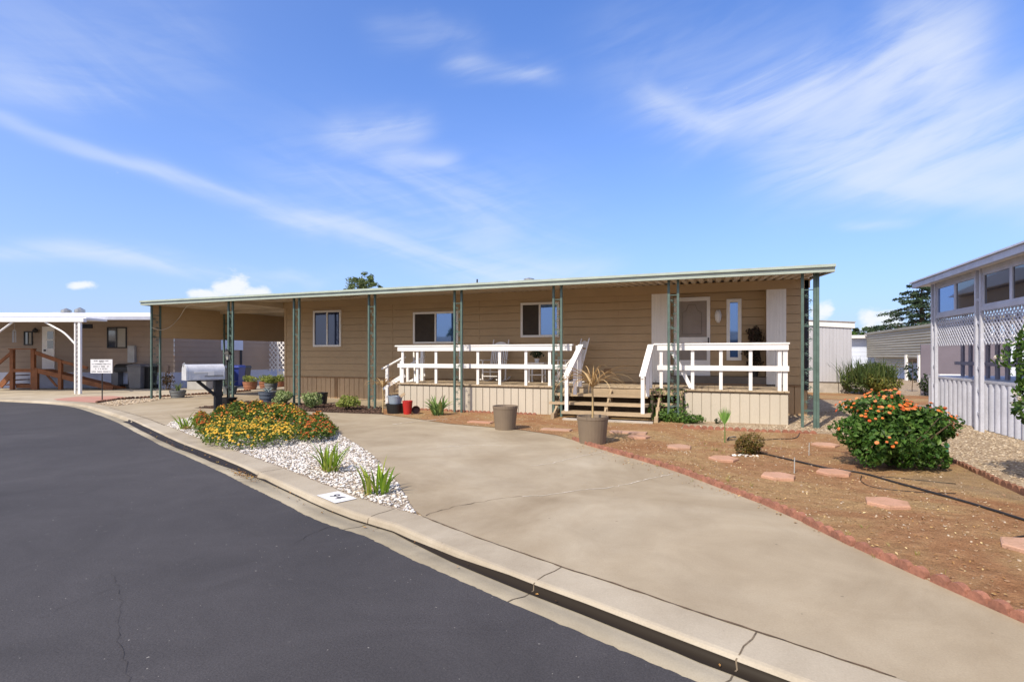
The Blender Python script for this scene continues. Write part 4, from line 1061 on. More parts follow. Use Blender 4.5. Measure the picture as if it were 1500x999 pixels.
def pot_thing(name, label, c, r, h, m, taper=.78, rim=.02, soil=True, sq=False, grp=None, n=28, band=0, cat='pot'):
    t = thing(name, label, cat, (c.x, c.y, c.z), 0, grp)
    rb = r*taper
    prof = [(rb, 0), (rb+(r-rb)*.86, h*.86), (r-.004, h*.88), (r, h*.9), (r, h), (r-rim, h), (r-rim-.01, h-.05), (r*.2, h-.055)]
    if band: prof = [(rb,0),(rb+.01,.02)]+[(rb+(r-rb)*q+(.012 if (k//2)%2 else 0), h*q) for k, q in enumerate((.2,.22,.32,.34,.6,.62,.72,.74,.85))]+prof[2:]
    MB().lathe(prof, (0,0,0), 4*6 if sq else n, sq).build('pot_body', m, t, smooth=False, world=False)
    if soil: MB().lathe([(r-rim-.012, h-.055), (r*.3, h-.04), (.01, h-.04)], (0,0,0), 20, sq).build('soil', M['soil'], t, world=False)
    return t
# small plant in a white pot on the side table
pt = pot_thing('potted_plant', 'small dark leafy plant in a white pot on the side table', Vector((tx, 14.47, DZ+.565)), .075, .11, M['white'], .7, .01, cat='plant')
P, D = blob_points(260, (0,0,.24), (.2,.16,.12), seed=3); P += np.array(pt.location); leaves('foliage', P, D, .06, M['darkleaf'], pt, .6)
# artificial tree in the entrance
ac = Vector((X_at(1104, 15.1), 15.105, FZ))
tr = pot_thing('potted_tree', 'dark red leaved potted tree in the recessed entrance beside the tall window', ac, .125, .24, M['dark'], .75, cat='tree')
MB().tube([(0,0,.2),(.01,0,.4),(-.02,.01,.65),(.03,0,.95)], [.022,.02,.017,.01], 7).build('trunk', M['bark'], tr, world=False)
P = []; D = []
for k, (z, r) in enumerate([(.40,.22),(.60,.27),(.82,.29),(1.02,.25),(1.16,.17)]):
    p, d = blob_points(420, (0,-.06,z), (r,r*.6,.16), seed=20+k, lump=.5); P.append(p); D.append(d)
P = np.concatenate(P)+np.array(tr.location); D = np.concatenate(D); leaves('foliage', P, D, .075, M['redleaf'], tr, .45)
# ================================================================== MAILBOX
mbp = G(319, 620); road_dir = Vector((-.686*CA+.727*SA, -.686*SA-.727*CA, 0)).normalized()
mz = math.atan2(road_dir.y, road_dir.x)
mbx = thing('mailbox', 'large white rural mailbox on a black braced wooden post above the flowers', 'mailbox', (mbp.x, mbp.y, 0), mz)
lo = lambda mb, n, m, par=mbx, **k: mb.build(n, m, par, world=False, **k)
hw, zb_, zs_ = .15, .965, 1.15; xA, xB = -.10, .62
prof = [(-hw, zb_), (hw, zb_), (hw, zs_)]+[(hw*math.cos(a), zs_+hw*math.sin(a)) for a in [PI*k/14 for k in range(1, 14)]]+[(-hw, zs_)]
mb = MB(); n = len(prof)
mb.v = [(xA, y, z) for y, z in prof]+[(xB, y, z) for y, z in prof]
mb.f = [tuple(range(n)), tuple(reversed(range(n, 2*n)))]+[(i, i+n, (i+1)%n+n, (i+1)%n) for i in range(n)]
body = lo(mb, 'box', M['alu'])
mb = MB(); p2 = [(y*1.035, zb_+(z-zb_)*1.02) for y, z in prof]
mb.v = [(xB, y, z) for y, z in p2]+[(xB+.035, y, z) for y, z in p2]; mb.f = [tuple(range(n)), tuple(reversed(range(n, 2*n)))]+[(i, i+n, (i+1)%n+n, (i+1)%n) for i in range(n)]
dr = lo(mb, 'door', M['alu']); lo(MB().tube([(xB+.04,0,zs_+.10),(xB+.06,0,zs_+.14),(xB+.02,0,zs_+.185)], .012, 6), 'latch', M['steel'], dr)
mb = MB(); 
for x in (xA+.02, xB-.05): mb.box(x, x+.014, hw, hw+.006, zb_+.01, zs_)
mb.box(xA+.05, xB-.08, hw, hw+.008, zb_+.02, zb_+.035)
lo(mb, 'side_rib', M['alu'])
# flag folded along the side facing the street view
fs = 1
mb = MB(); mb.box(.12, .50, fs*(hw+.008), fs*(hw+.016), zs_-.03, zs_+.0); mb.box(.12, .24, fs*(hw+.008), fs*(hw+.016), zs_-.09, zs_-.031)
lo(mb, 'flag', M['whitetrim']); 
mb = MB(); mb.box(-.06,.3, fs*(hw+.003), fs*(hw+.010), zb_+.07, zb_+.10); lo(mb, 'name_plate', M['steel'])
lo(MB().box(-.07,.065,-.065,.065,-.05,.96), 'post', M['woodblack']); lo(MB().box(-.13,.58,-.07,.07,.945,.964), 'platform', M['woodblack'])
lo(MB().bar((.03,0,.60),(.40,0,.945),.06,.06), 'brace', M['woodblack'])
lo(MB().box(-.085,.08,-.08,.08,.60,.66), 'post_collar', M['woodblack'])
# ================================================================== LANTERN IN A SQUARE POT, OTHER POTS
c = G(334.5, 594.5)
sp = pot_thing('square_planter', 'black square plastic planter at the foot of the lantern pole', c, .19, .25, M['black'], .74, sq=True)
ln = thing('garden_lantern', 'black pole lantern standing in the black square planter', 'lantern', (c.x-.03, c.y, .2))
q = lambda mb, n, m, **k: mb.build(n, m, ln, world=False, **k)
q(MB().lathe([(.022,0),(.022,.3),(.03,.31),(.02,.33),(.018,1.08),(.035,1.10),(.018,1.12)], n=10), 'pole', M['black'], smooth=True)
q(MB().lathe([(.03,1.12),(.075,1.15),(.08,1.155)], n=6), 'base_cap', M['black'])
q(MB().lathe([(.055,1.155),(.085,1.32)], n=6), 'lamp_glass', mat('frosted_lamp_glass', (190,190,180), .3, .03, 5))
mb = MB()
for k in range(6):
    a = 2*PI*(k+.5)/6; mb.tube([(.06*math.cos(a),.06*math.sin(a),1.15),(.092*math.cos(a),.092*math.sin(a),1.33)], .007, 4)
q(mb, 'cage', M['black']); q(MB().lathe([(.13,1.325),(.125,1.34),(.06,1.41),(.02,1.43),(.02,1.46),(.005,1.48)], n=6), 'lamp_cap', M['black'])
def blade_plant(t, n, L, w, m, lean=(.15,.9), droop=.4, rad=.04, seed=1, z=0, name='leaves', **k):
    mb = MB(); blades(mb, (0,0,z), n, L, w, lean, droop, rad=rad, seed=seed, **k); return mb.build(name, m, t, world=False)
c = G(260.5, 582.5); t = pot_thing('planter_bowl', 'dark grey bowl with a striped aloe on the gravel by the far carport post', c, .26, .26, M['greypot'], .75, band=1)
t = thing('aloe', 'upright striped aloe growing in the grey bowl by the far carport post', 'plant', (c.x, c.y, .2)); blade_plant(t, 12, .36, .07, M['paleleaf'], (.1,.5), .1, seed=4)
c = G(337, 577); t = pot_thing('flower_pot', 'grey flower pot on the driveway behind the lantern', c, .27, .29, M['greypot'], .74)
t = thing('leafy_plant', 'straggly yellow green plant in the grey pot behind the lantern', 'plant', (c.x, c.y, .24)); blade_plant(t, 14, .42, .035, M['yellowleaf'], (.2,1.0), .6, seed=5)
c = G(391.5, 588.5); t = pot_thing('planter_bowl', 'blue grey ribbed bowl at the edge of the mulch', c, .27, .33, M['bluepot'], .72, band=1)
t = thing('agave', 'small silvery agave in the blue grey ribbed bowl', 'plant', (c.x, c.y, .28)); blade_plant(t, 12, .26, .055, M['silver'], (.4,1.0), .2, seed=6)
def bushy(t, cz, r, n, size, m, seed, lump=.4, name='foliage', aspect=.5):
    P, D = blob_points(n, (0,0,cz), r, seed=seed, lump=lump); P += np.array(t.location); return leaves(name, P, D, size, m, t, aspect)
for (px, py, r, h, m, lab, pl, seed) in [(366.5,570.5,.30,.34,'terrac','terracotta half barrel planter by the blue bin','pale green plant in the terracotta half barrel by the blue bin',30),
        (389,568.5,.28,.30,'terrac','terracotta planter mostly hidden behind the carport scroll post','yellow green bush in the terracotta planter behind the scroll post',31),
        (397,571.5,.27,.30,'greypot','dark grey rounded bowl in the carport in front of the terracotta planters','yellow green succulent in the dark grey carport bowl',32),
        (409,566.5,.28,.26,'terrac','terracotta planter against the house corner in the carport','pale bush in the terracotta planter at the house corner',33)]:
    c = G(px, py); pot_thing('planter', lab, c, r, h, M[m], .78, band=1)
    t = thing('potted_bush', pl, 'plant', (c.x, c.y, h-.03)); bushy(t, .15, (.34,.3,.2), 500, .08, M['yellowleaf'], seed)
# shrubs in the mulch
for (px, py, w, h, lab, m, seed) in [(416,594,.36,.42,'small pale shrub in the mulch near the blue grey bowl','paleleaf',40),(456,597.5,.36,.44,'grey green shrub in the mulch in front of a black pot','paleleaf',41),(509,600,.38,.36,'bright green low shrub in the mulch below the left window','yellowleaf',42)]:
    c = G(px, py); t = thing('garden_shrub', lab, 'shrub', (c.x, c.y, 0)); bushy(t, h*.55, (w,w*.85,h*.5), 900, .085, M[m], seed, .5)
    mb = MB(); rg = random.Random(seed)
    for k in range(9):
        a = rg.uniform(0, 2*PI); mb.tube([(0,0,-.02),(.12*math.cos(a),.12*math.sin(a),h*.4),(.22*math.cos(a),.22*math.sin(a),h*.75)], [.01,.008,.004], 4)
    mb.build('stems', M['bark'], t, world=False)
c = G(472, 592); pot_thing('nursery_pot', 'black plastic nursery pot behind the grey green shrub', c, .17, .36, M['black'], .75)
# dry drooping plant, stacked tubs, red bucket
c = G(560.5, 604.5); t = thing('dead_plant', 'withered tan drooping plant beside the stacked tubs', 'plant', (c.x, c.y, 0))
MB().tube([(0,0,-.02),(.02,0,.4),(-.01,0,.68)], [.018,.014,.01], 6).build('stem', M['tan_leaf'], t, world=False)
blade_plant(t, 30, .62, .028, M['tan_leaf'], (.7,1.6), 1.7, z=.66, seed=8, rad=.02)
c = G(579, 605); t = pot_thing('tub', 'black round tub underneath the pale blue bowl', c, .235, .24, M['black'], .85, soil=False)
t = pot_thing('bowl', 'pale blue bowl stacked on the black tub by the deck', Vector((c.x-.0, c.y, .245)), .19, .20, M['palebowl'], .8)
t = thing('broken_board', 'small wedge of brown board sticking out of the pale blue bowl', 'board', (c.x+.14, c.y-.02, .42)); mb = MB(); mb.bar((-.05,0,-.04),(.17,-.02,.1),.02,.07); mb.build('board', M['stepwood'], t, world=False)
c = G(597, 606.5); t = pot_thing('bucket', 'red plastic bucket next to the stacked tubs', c, .13, .34, M['red'], .76, soil=False)
c = G(609.5, 606); t = thing('tipped_pot', 'small dark brown pot lying on its side by the red bucket', 'pot', (c.x, c.y, .09))
mb = MB().lathe([(.085,-.07),(.11,.07),(.10,.07),(.08,-.05)], n=18); o = mb.build('pot_body', mat('dark_brown_pot', (84,50,40), .6, .1, 5), t, world=False); o.rotation_euler = (PI/2-.2, 0, .5)
c = G(641, 608); t = thing('agave', 'broad clump of striped green agave in front of the deck skirting', 'plant', (c.x, c.y, 0)); blade_plant(t, 46, .52, .075, M['agave'], (.15,1.1), .25, rad=.10, seed=10)
# brown pots
c = G(740, 628.5); t = pot_thing('flower_pot', 'empty brown plastic pot at the driveway edge by the deck', c, .255, .475, M['brownpot'], .80)
c = G(868, 648.5); t = pot_thing('flower_pot', 'large brown plastic pot in front of the porch steps', c, .27, .46, M['brownpot'], .82)
t = thing('dead_palm', 'dead drooping spiky palm in the large brown pot by the steps', 'plant', (c.x, c.y, .4))
MB().tube([(0,0,-.02),(.005,0,.25),(0,0,.55),(.01,0,.62)], [.022,.018,.016,.012], 7).build('trunk', M['tan_leaf'], t, world=False)
blade_plant(t, 54, .92, .020, M['tan_leaf'], (.9,1.6), .75, z=.55, seed=12, rad=.02, seg=9)
blade_plant(t, 7, .38, .018, M['tan_leaf'], (.05,.4), .1, z=.58, seed=13, rad=.01, name='centre_leaves')
# ivy by the steps
vn = G(983, 617); t = thing('ivy_vine', 'green ivy spreading at the deck corner and climbing the step side', 'vine', (vn.x, vn.y, 0))
Pn = []; Dn = []
for (px, py, r, h, k) in [(970,616,.30,.22,60),(990,618,.42,.26,61),(1012,619,.32,.16,62),(958,612,.16,.28,63)]:
    g = G(px, py); p, d = blob_points(560, (g.x, g.y, h*.45), (r*.92,.22,h*.78), seed=k, lump=.5); p[:,2] = np.abs(p[:,2]); Pn.append(p); Dn.append(d)
for k in range(170):
    xx = random.uniform(lx0-.05, lx1+.1); zz = random.random()**1.3*.62+.1; Pn.append(np.array([[xx+mnoise.noise(Vector((zz*4,xx*3,0)))*.1, YD-.04, zz]])); Dn.append(np.array([[0,-1,.4]]))
leaves('foliage', np.concatenate(Pn), np.concatenate(Dn), .055, M['midleaf'], t, .75)
mb = MB()
for k in range(5):
    x = random.uniform(lx0, lx1); mb.tube([(x,YD-.03,.0),(x+.06,YD-.03,.3),(x-.03,YD-.025,.6),(x+.05,YD-.02,.9 if k < 2 else .62)], .006, 4)
mb.build('stems', M['bark'], t)
# palm seedling, weeds, low shrub
c = G(1061.5, 648); t = thing('palm_seedling', 'young fan palm with one bright green fan on a thin stalk', 'plant', (c.x, c.y, 0))
MB().tube([(0,0,-.02),(.004,0,.15),(0,0,.33)], [.013,.011,.009], 6).build('stem', M['paleleaf'], t, world=False)
mb = MB()
for k in range(15):
    a = (k-7)/7*.5; L_ = .33*(1-abs(a)*.35); p0 = Vector((0,0,.30)); dv = Vector((math.sin(a)*CA, math.sin(a)*SA, math.cos(a))); sd = Vector((CA*math.cos(a),SA*math.cos(a),-math.sin(a)))
    nv = Vector((-SA,CA,0)); o = (k%2)*.012
    mb.add([p0, p0+dv*L_*.45+sd*.014+nv*o, p0+dv*L_+nv*random.uniform(-.02,.02), p0+dv*L_*.45-sd*.014-nv*o], [(0,1,2,3)])
mb.build('fan_leaf', leafmat('palm_leaf', [(130,176,86),(160,196,110),(112,160,74)], .35), t, world=False)
c = G(1051, 620); t = thing('weed', 'tiny grey weed against the cream deck skirting', 'weed', (c.x, c.y, 0)); bushy(t, .05, (.13,.06,.07), 110, .04, M['darkleaf'], 70)
c = G(1096, 664); t = thing('low_shrub', 'small olive brown shrub on the bare dirt near the stepping stones', 'shrub', (c.x, c.y, 0))
M['oliveleaf'] = leafmat('olive_brown_leaf', [(86,84,34),(120,104,48),(64,70,30),(140,92,52)], .25)
P, D = blob_points(1500, (0,0,.14), (.245,.2,.18), seed=71, lump=.3); P[:,2] = np.abs(P[:,2]); D[:,2] += 1.2; P += np.array(t.location); leaves('foliage', P, D, .045, M['oliveleaf'], t, .35)
mb = MB(); rg = random.Random(5)
for k in range(26):
    a = rg.uniform(0, 2*PI); r = rg.uniform(.08,.24); mb.tube([(0,0,-.01),(r*.5*math.cos(a),r*.5*math.sin(a),.15),(r*math.cos(a),r*math.sin(a),rg.uniform(.22,.36))], [.005,.004,.002], 4)
mb.build('stems', M['oliveleaf'], t, world=False)
wr = G(1092, 668); struct(rocks('white_stones', [(wr.x+random.uniform(-.18,.18), wr.y+random.uniform(-.06,.06), 0) for _ in range(16)], .02, .04, M['white_rock']), 'stuff', 'few white stones around the foot of the small olive shrub', 'stones')
c = G(1065, 645); t = thing('sprinkler', 'small black sprinkler head on a bent stake near the palm seedling', 'sprinkler', (c.x+.05, c.y, 0)); MB().tube([(-.05,0,0),(-.02,0,.05),(.04,0,.07),(.1,0,.065)], .014, 6).build('stake', M['black'], t, world=False)
c = G(1387, 671); t = thing('garden_stake', 'short green plastic stake by the brown edging beside the big bush', 'stake', (c.x, c.y, 0)); MB().lathe([(.022,-.02),(.02,.16),(.035,.165),(.03,.20),(.012,.22)], n=8).build('stake', mat('green_plastic', (58,120,96), .5, .05, 5), t, world=False)
# ================================================================== LANTANA BEDS AND BUSHES
M['lantleaf'] = leafmat('lantana_leaf', [(70,98,34),(108,130,48),(50,74,28),(138,150,66)], .3)
M['yellowfl'] = leafmat('yellow_flower', [(228,182,48),(238,200,76),(214,158,36),(240,212,108)], .15, .6)
M['orangefl'] = leafmat('orange_flower', [(196,104,44),(216,136,56),(172,78,42),(226,168,76)], .15, .6)
M['redfl'] = leafmat('rust_red_flower', [(176,74,40),(204,98,46),(150,60,36),(222,140,60)], .15, .6)
M['bushleaf'] = leafmat('bush_leaf', [(48,84,32),(80,118,46),(36,64,26),(110,142,66)], .3)
M['corfl'] = leafmat('orange_cluster_flower', [(220,112,44),(232,140,72),(200,84,40),(236,160,104),(180,92,48)], .15, .6)
def mound(label, poly_px, h, nl, nf, fm, lsize, fsize, seed, name='flowering_lantana', hb=None, fl2=None):
    poly = [G(*p) for p in poly_px]; cx_ = sum(p.x for p in poly)/len(poly); cy_ = sum(p.y for p in poly)/len(poly)
    t = thing(name, label, 'flowers', (cx_, cy_, 0)); rg = random.Random(seed)
    random.seed(seed)
    def H(x, y):
        e = min(1, edge_dist(poly, x, y)/.42); b = 1.0 if hb is None else hb(x, y)
        return b*h*(.25+.75*math.sqrt(max(0, 1-(1-e)**2)))*(.86+.42*mnoise.noise(Vector((x*3.1,y*3.1,seed)))+.25*mnoise.noise(Vector((x*9,y*9,seed))))
    pts = sample_poly(poly, nl); P = []; D = []
    for x, y in pts:
        hh = H(x, y); z = hh*(1-.55*rg.random()**2.2); P.append((x+rg.gauss(0,.03), y+rg.gauss(0,.03), max(.01, z))); D.append((rg.gauss(0,.5), rg.gauss(0,.5), 1))
    leaves('foliage', P, D, lsize, M['lantleaf'], t, .6)
    for k, (m_, cnt) in enumerate([(fm, nf)]+([fl2] if fl2 else [])):
        P = []; D = []
        while len(P) < cnt:
            x, y = sample_poly(poly, 1)[0]
            if mnoise.noise(Vector((x*4,y*4,seed+k*5))) < -.25 and rg.random() < .7: continue
            e = .04; gx = (H(x+e,y)-H(x-e,y))/(2*e); gy = (H(x,y+e)-H(x,y-e))/(2*e)
            P.append((x, y, H(x,y)+rg.uniform(-.015,.035))); D.append((-gx*.7+rg.gauss(0,.2), -gy*.7+rg.gauss(0,.2), 1))
        flower_heads('blossoms', P, D, fsize, M[m_], t)
    return t
mound('low mound of bright yellow flowers along the kerb side of the bed', [(292,632),(300,654),(318,658),(345,660),(385,658),(424,654),(438,644),(425,632),(380,630),(330,627)], .25, 6500, 640, 'yellowfl', .05, .040, 3)
mound('orange and yellow flowering mound behind the yellow flowers at the mailbox foot', [(300,626),(330,629),(380,632),(425,634),(440,642),(456,634),(450,620),(420,614),(370,612),(325,614)], .41, 8500, 420, 'orangefl', .06, .044, 5, fl2=('yellowfl', 230))
mound('rust red flowering mound at the right end of the flower bed', [(440,650),(466,650),(486,645),(492,636),(480,624),(452,621),(440,632)], .30, 3600, 230, 'redfl', .055, .04, 7, fl2=('orangefl', 90))
mound('small rust red flowering clump at the left tip of the flower bed', [(282,622),(290,640),(302,642),(312,630),(304,616),(290,614)], .33, 1800, 130, 'redfl', .055, .04, 9, fl2=('orangefl', 40))
random.seed(21)
# iris clumps in the white gravel
for (px, py, n, L_, seed, lab, lean) in [(271,629,16,.45,1,'spiky green iris clump at the far tip of the white gravel bed',(.2,1.2)),(482,691,26,.42,2,'dense yellow green iris clump in the middle of the white gravel',(.1,.8)),(549,722,17,.38,3,'broad leaved iris clump in the white gravel near the painted house number',(.08,.75))]:
    c = G(px, py); t = thing('iris_clump', lab, 'plant', (c.x, c.y, 0)); blade_plant(t, n, L_, .036 if seed < 3 else .045, M['iris'], lean, .25, rad=.09 if seed < 3 else .13, seed=seed)
    blade_plant(t, 9, .22, .02, M['tan_leaf'], (.9,1.6), .5, rad=.08, seed=seed+50, name='dry_leaves')
# the big orange flowering bush
c = G(1306, 683); bb = thing('flowering_bush', 'large rounded green bush covered in orange flower clusters', 'bush', (c.x, c.y, 0))
P = []; D = []
for k, (dx, dy, z, r) in enumerate([(0,0,.52,(.66,.6,.46)),(-.40,-.05,.66,(.42,.42,.34)),(.42,.05,.66,(.46,.42,.36)),(.02,.1,.86,(.55,.5,.26)),(-.28,-.2,.34,(.42,.4,.32)),(.28,-.22,.34,(.45,.4,.32)),(.62,.1,.50,(.26,.3,.26))]):
    p, d = blob_points(1750, (c.x+.92*dx*CA-dy*SA, c.y+.92*dx*SA+dy*CA, z), (r[0]*.95,r[1],r[2]*1.08), seed=80+k, lump=.55, surf=.42); P.append(p); D.append(d)
P = np.concatenate(P); D = np.concatenate(D); P[:,2] *= .86; keep = P[:,2] > .03; P, D = P[keep], D[keep]
leaves('foliage', P, D, .068, M['bushleaf'], bb, .62, jit=.9)
up = (D[:,2] > -.3) & (P[:,2] > .36); idx = rng.choice(np.where(up)[0], 2000, replace=False)
Ps, Ds = P[idx], D[idx]
out_ = [i for i in range(len(idx)) if Ds[i][2] > .1 or random.random() < .55][:]
sel = [i for i in out_ if np.linalg.norm((Ps[i]-np.array([c.x, c.y, .5]))/np.array([.85,.8,.34])) > .80][:270]
flower_heads('blossoms', Ps[sel]+Ds[sel]*.03, Ds[sel]+np.array([0,0,.6]), .047, M['corfl'], bb, 9)
mb = MB(); rg = random.Random(4)
for k in range(22):
    a = rg.uniform(0, 2*PI); r = rg.uniform(.2,.75); mb.tube([(0,0,-.03),(r*.4*math.cos(a),r*.4*math.sin(a),.25),(r*math.cos(a),r*math.sin(a),rg.uniform(.4,.74))], [.014,.01,.004], 5)
mb.build('branches', M['bark'], bb, world=False)
# white flowering shrub at the right edge
c = DP(1524, 600, 6.0); rs_ = thing('rose_shrub', 'tall light green shrub with white blossoms at the right edge of the view', 'shrub', (c.x, c.y, 0))
P = []; D = []
for k, (z, r) in enumerate([(1.78,.30),(1.5,.36),(1.15,.34),(.85,.26)]):
    p, d = blob_points(650, (c.x, c.y, z), (r,r,.24), seed=95+k, lump=.5); P.append(p); D.append(d)
P = np.concatenate(P); D = np.concatenate(D); leaves('foliage', P, D, .07, M['yellowleaf'] if False else M['midleaf'], rs_, .55)
flower_heads('blossoms', P[::34], D[::34], .06, leafmat('white_flower', [(230,228,220),(240,226,214)], .2), rs_)
MB().tube([(0,0,-.02),(.02,0,.6),(-.03,.02,1.2),(0,0,1.7)], [.025,.022,.016,.008], 7).build('trunk', M['bark'], rs_, world=False)
# ================================================================== STEPPING STONES, HOSES, EDGING
SG = 'pink hexagonal stepping stones across the dirt yard'
st_ = [(936,641,'first pink stepping stone by the large brown pot',.2),(995,656,'pink stepping stone second from the porch steps',.5),(1060,673.5,'worn pinkish stepping stone left of the olive shrub',.1),(1140,699.5,'pink stepping stone beside the thin irrigation stake',.3),(1209,653,'small far pink stepping stone left of the flowering bush',0),(1221,694,'pink stepping stone touching the black irrigation pipe',.2),(1300,739,'thick pale pink stepping stone in front of the flowering bush',.35),(1512,804,'pink stepping stone cut off by the right edge of the view',.2)]
for (px, py, lab, a0) in st_:
    c = G(px, py); t = thing('stepping_stone', lab, 'stepping stone', (c.x, c.y, 0), a0, SG); r = .205; h = .034
    mb = MB(); n = 6
    rows = [(r, -.02), (r, h-.008), (r-.008, h)]
    for rr, z in rows: mb.v += [(rr*math.cos(2*PI*k/n)*random.uniform(.98,1.02), rr*math.sin(2*PI*k/n)*random.uniform(.98,1.02), z) for k in range(n)]
    for j in range(2): mb.f += [(j*n+k, j*n+(k+1)%n, (j+1)*n+(k+1)%n, (j+1)*n+k) for k in range(n)]
    mb.f.append(tuple(range(2*n, 3*n))); mb.build('slab', M['stone'], t, world=False)
for (px, py, lab, lx, ly) in [(704,619,'flat pink slab on the dirt beside the empty brown pot',.28,.12),(920,634,'flat pink slab half buried in front of the steps',.35,.14),(815,630,'cracked pink slab at the deck corner',.3,.12)]:
    c = G(px, py); t = thing('paving_slab', lab, 'slab', (c.x, c.y, 0)); MB().box(-lx,lx,-ly,ly,-.02,.025).build('slab', M['stone'], t, world=False, bevel=.008)
def hose(label, pts, r, name='irrigation_pipe', cat='pipe', z=None):
    P = spline([G(*p) for p in pts], .08); c = P[0]; t = thing(name, label, cat, (c.x, c.y, 0))
    MB().tube([(p.x, p.y, r*.8+.004*mnoise.noise(Vector((p.x*3,p.y*3,0)))) for p in P], r, 6).build('pipe', M['hose'], t, smooth=True); return t
hose('black irrigation pipe running across the dirt yard past the flowering bush', [(1112,664),(1125,667),(1160,675),(1210,686.5),(1262,694),(1330,713),(1420,738),(1500,763),(1560,780)], .014)
hose('thin black drip line near the red edging behind the olive shrub', [(1112,645),(1140,643.5),(1165,642),(1172,634)], .008)
hose('thin looping drip line between the stepping stones and the bush', [(1262,697),(1262,706),(1280,714),(1320,719),(1360,722),(1400,723)], .005)
hose('thin drip line under the near side of the flowering bush', [(1290,698),(1330,702),(1370,706),(1400,709)], .005)
hose('thin drip line in front of the olive shrub', [(1048,672),(1062,669),(1085,667),(1100,669)], .006)
hose('black tube end at the right edge of the dirt yard', [(1470,797),(1480,790),(1500,786),(1530,785)], .008)
c = G(1163.5, 693); t = thing('irrigation_stake', 'thin grey irrigation stake beside a pink stepping stone', 'stake', (c.x, c.y, 0)); MB().tube([(0,0,0),(.004,0,.2)], .007, 5).build('stake', M['palebin'], t, world=False)
c = G(1185, 667); t = thing('irrigation_stake', 'thin grey irrigation stake behind the olive shrub', 'stake', (c.x, c.y, 0)); MB().tube([(0,0,0),(.004,0,.19)], .007, 5).build('stake', M['palebin'], t, world=False)
# scalloped concrete edging: one section is five scallops
def edging_proto(m, label, grp):
    me_mb = MB(); n = 5; L_ = .6; s = L_/n; prof = [(0,-.03)]
    top = []
    for i in range(n):
        for k in range(7):
            a = PI*k/6; top.append((s*(i+.5)-s*.46*math.cos(a), .035+s*.40*math.sin(a)))
    pr = [(0,-.03)]+top+[(L_-.004,-.03)]
    N_ = len(pr); me_mb.v = [(x,-.025,z) for x,z in pr]+[(x,.025,z) for x,z in pr]
    me_mb.f = [tuple(range(N_)), tuple(reversed(range(N_,2*N_)))]+[(i, i+N_, (i+1)%N_+N_, (i+1)%N_) for i in range(N_)]
    me = bpy.data.meshes.new('edging_section'); me.from_pydata(me_mb.v, [], me_mb.f); me.materials.append(m); me.update()
    o = bpy.data.objects.new('edging_section', me); COL.objects.link(o); return tag(o, label, 'edging', grp)
def lay(line, m, label, grp, skip=(), jit=.012):
    P = spline(line, .02); proto = None; acc = 0; a = P[0]
    for p in P[1:]:
        if (p-a).length >= .605:
            d = (p-a); ang = math.atan2(d.y, d.x)
            o = edging_proto(m, label, grp) if proto is None else proto.copy()
            if proto is None: proto = o
            else: COL.objects.link(o)
            nn = Vector((-d.y, d.x, 0)).normalized()*random.uniform(-jit, jit)
            o.location = (a.x+nn.x, a.y+nn.y, random.uniform(-.034, -.012)); o.rotation_euler = (random.uniform(-.12,.06), random.uniform(-.012,.012), ang+random.uniform(-.02,.02)); a = p
lay([G(*p) for p in [(839,643.5),(850,648.5),(900,663.5),(982,687),(1127,741),(1211,781),(1323,832),(1430,879),(1500,911)]]+[dre_s[-1]+ext*.8, dre_s[-1]+ext*1.6], M['edging'], 'red scalloped edging piece along the right side of the concrete driveway', 'scalloped edging along the driveway')
lay([G(*p) for p in [(1000,627),(1101,632),(1136,633),(1225,636.5)]], M['edging'], 'reddish scalloped edging piece between dirt and gravel in front of the cream porch skirting', 'scalloped edging before the porch')
lay([G(*p) for p in [(1355,659),(1406,681),(1464,709.5),(1500,727)]]+[G(1500,727)+Vector((.55,-.72,0))], M['edgingbrown'], 'brown scalloped edging piece between the dirt yard and the tan gravel right of the bush', 'scalloped edging right of the bush')
lay([G(*p) for p in [(141,590),(174,585),(219,582),(300,577),(340,574.5),(378,572)]], M['edgingbrown'], 'dark brown scalloped edging piece between the carport and the neighbouring driveway', 'scalloped edging beside the carport')
lay([Vector((X_at(598,12.6),12.62,0)), Vector((X_at(700,12.6),12.6,0)), Vector((X_at(812,12.6),12.62,0))], M['edging'], 'red edging piece at the foot of the left deck skirting', 'scalloped edging at the deck foot')
# ================================================================== LEFT NEIGHBOUR
RV, FV = Vector((CA, SA, 0)), Vector((-SA, CA, 0))
def rd(mb): mb.v = [tuple(RV*v[0]+FV*v[1]+Vector((0,0,v[2]))) for v in mb.v]; return mb
def rp(px, d): return (px-CX)/FL*d
def zp_(py, d): return EYE+(CY-py)/FL*d
DN = 24.0
nh = thing('neighbour_home', 'brown grey mobile home with pale skirting behind the white carport', 'house', tuple(RV*rp(100,DN)+FV*(DN+3)), YAW)
r0, r1 = rp(-160, DN), rp(255, DN); zt = 3.16
mb = MB(); lap(mb, r0, r1, .72, zt, DN, .23); rd(mb)
cn = RV*r1+FV*DN                                   # corner, then the side wall runs along +y
zz = .72
while zz < zt-.01:
    z2 = min(zz+.23, zt); mb.add([(cn.x+.014,cn.y,zz),(cn.x+.014,cn.y+20,zz),(cn.x,cn.y+20,z2),(cn.x,cn.y,z2)], [(0,1,2,3)]); mb.add([(cn.x,cn.y,zz),(cn.x,cn.y+11,zz),(cn.x+.014,cn.y+11,zz),(cn.x+.014,cn.y,zz)], [(0,1,2,3)]); zz = z2
mb.build('wall', M['nsiding'], nh)
mb = MB(); mb.box(r0, r1, DN+.03, DN+.08, 0, .715); rd(mb); mb.box(cn.x-.06, cn.x-.01, cn.y, cn.y+20, 0, .715); mb.build('skirting', M['nskirt'], nh)
DE = 21.6; ze = zp_(464.2, DE); re_ = rp(262, DE)
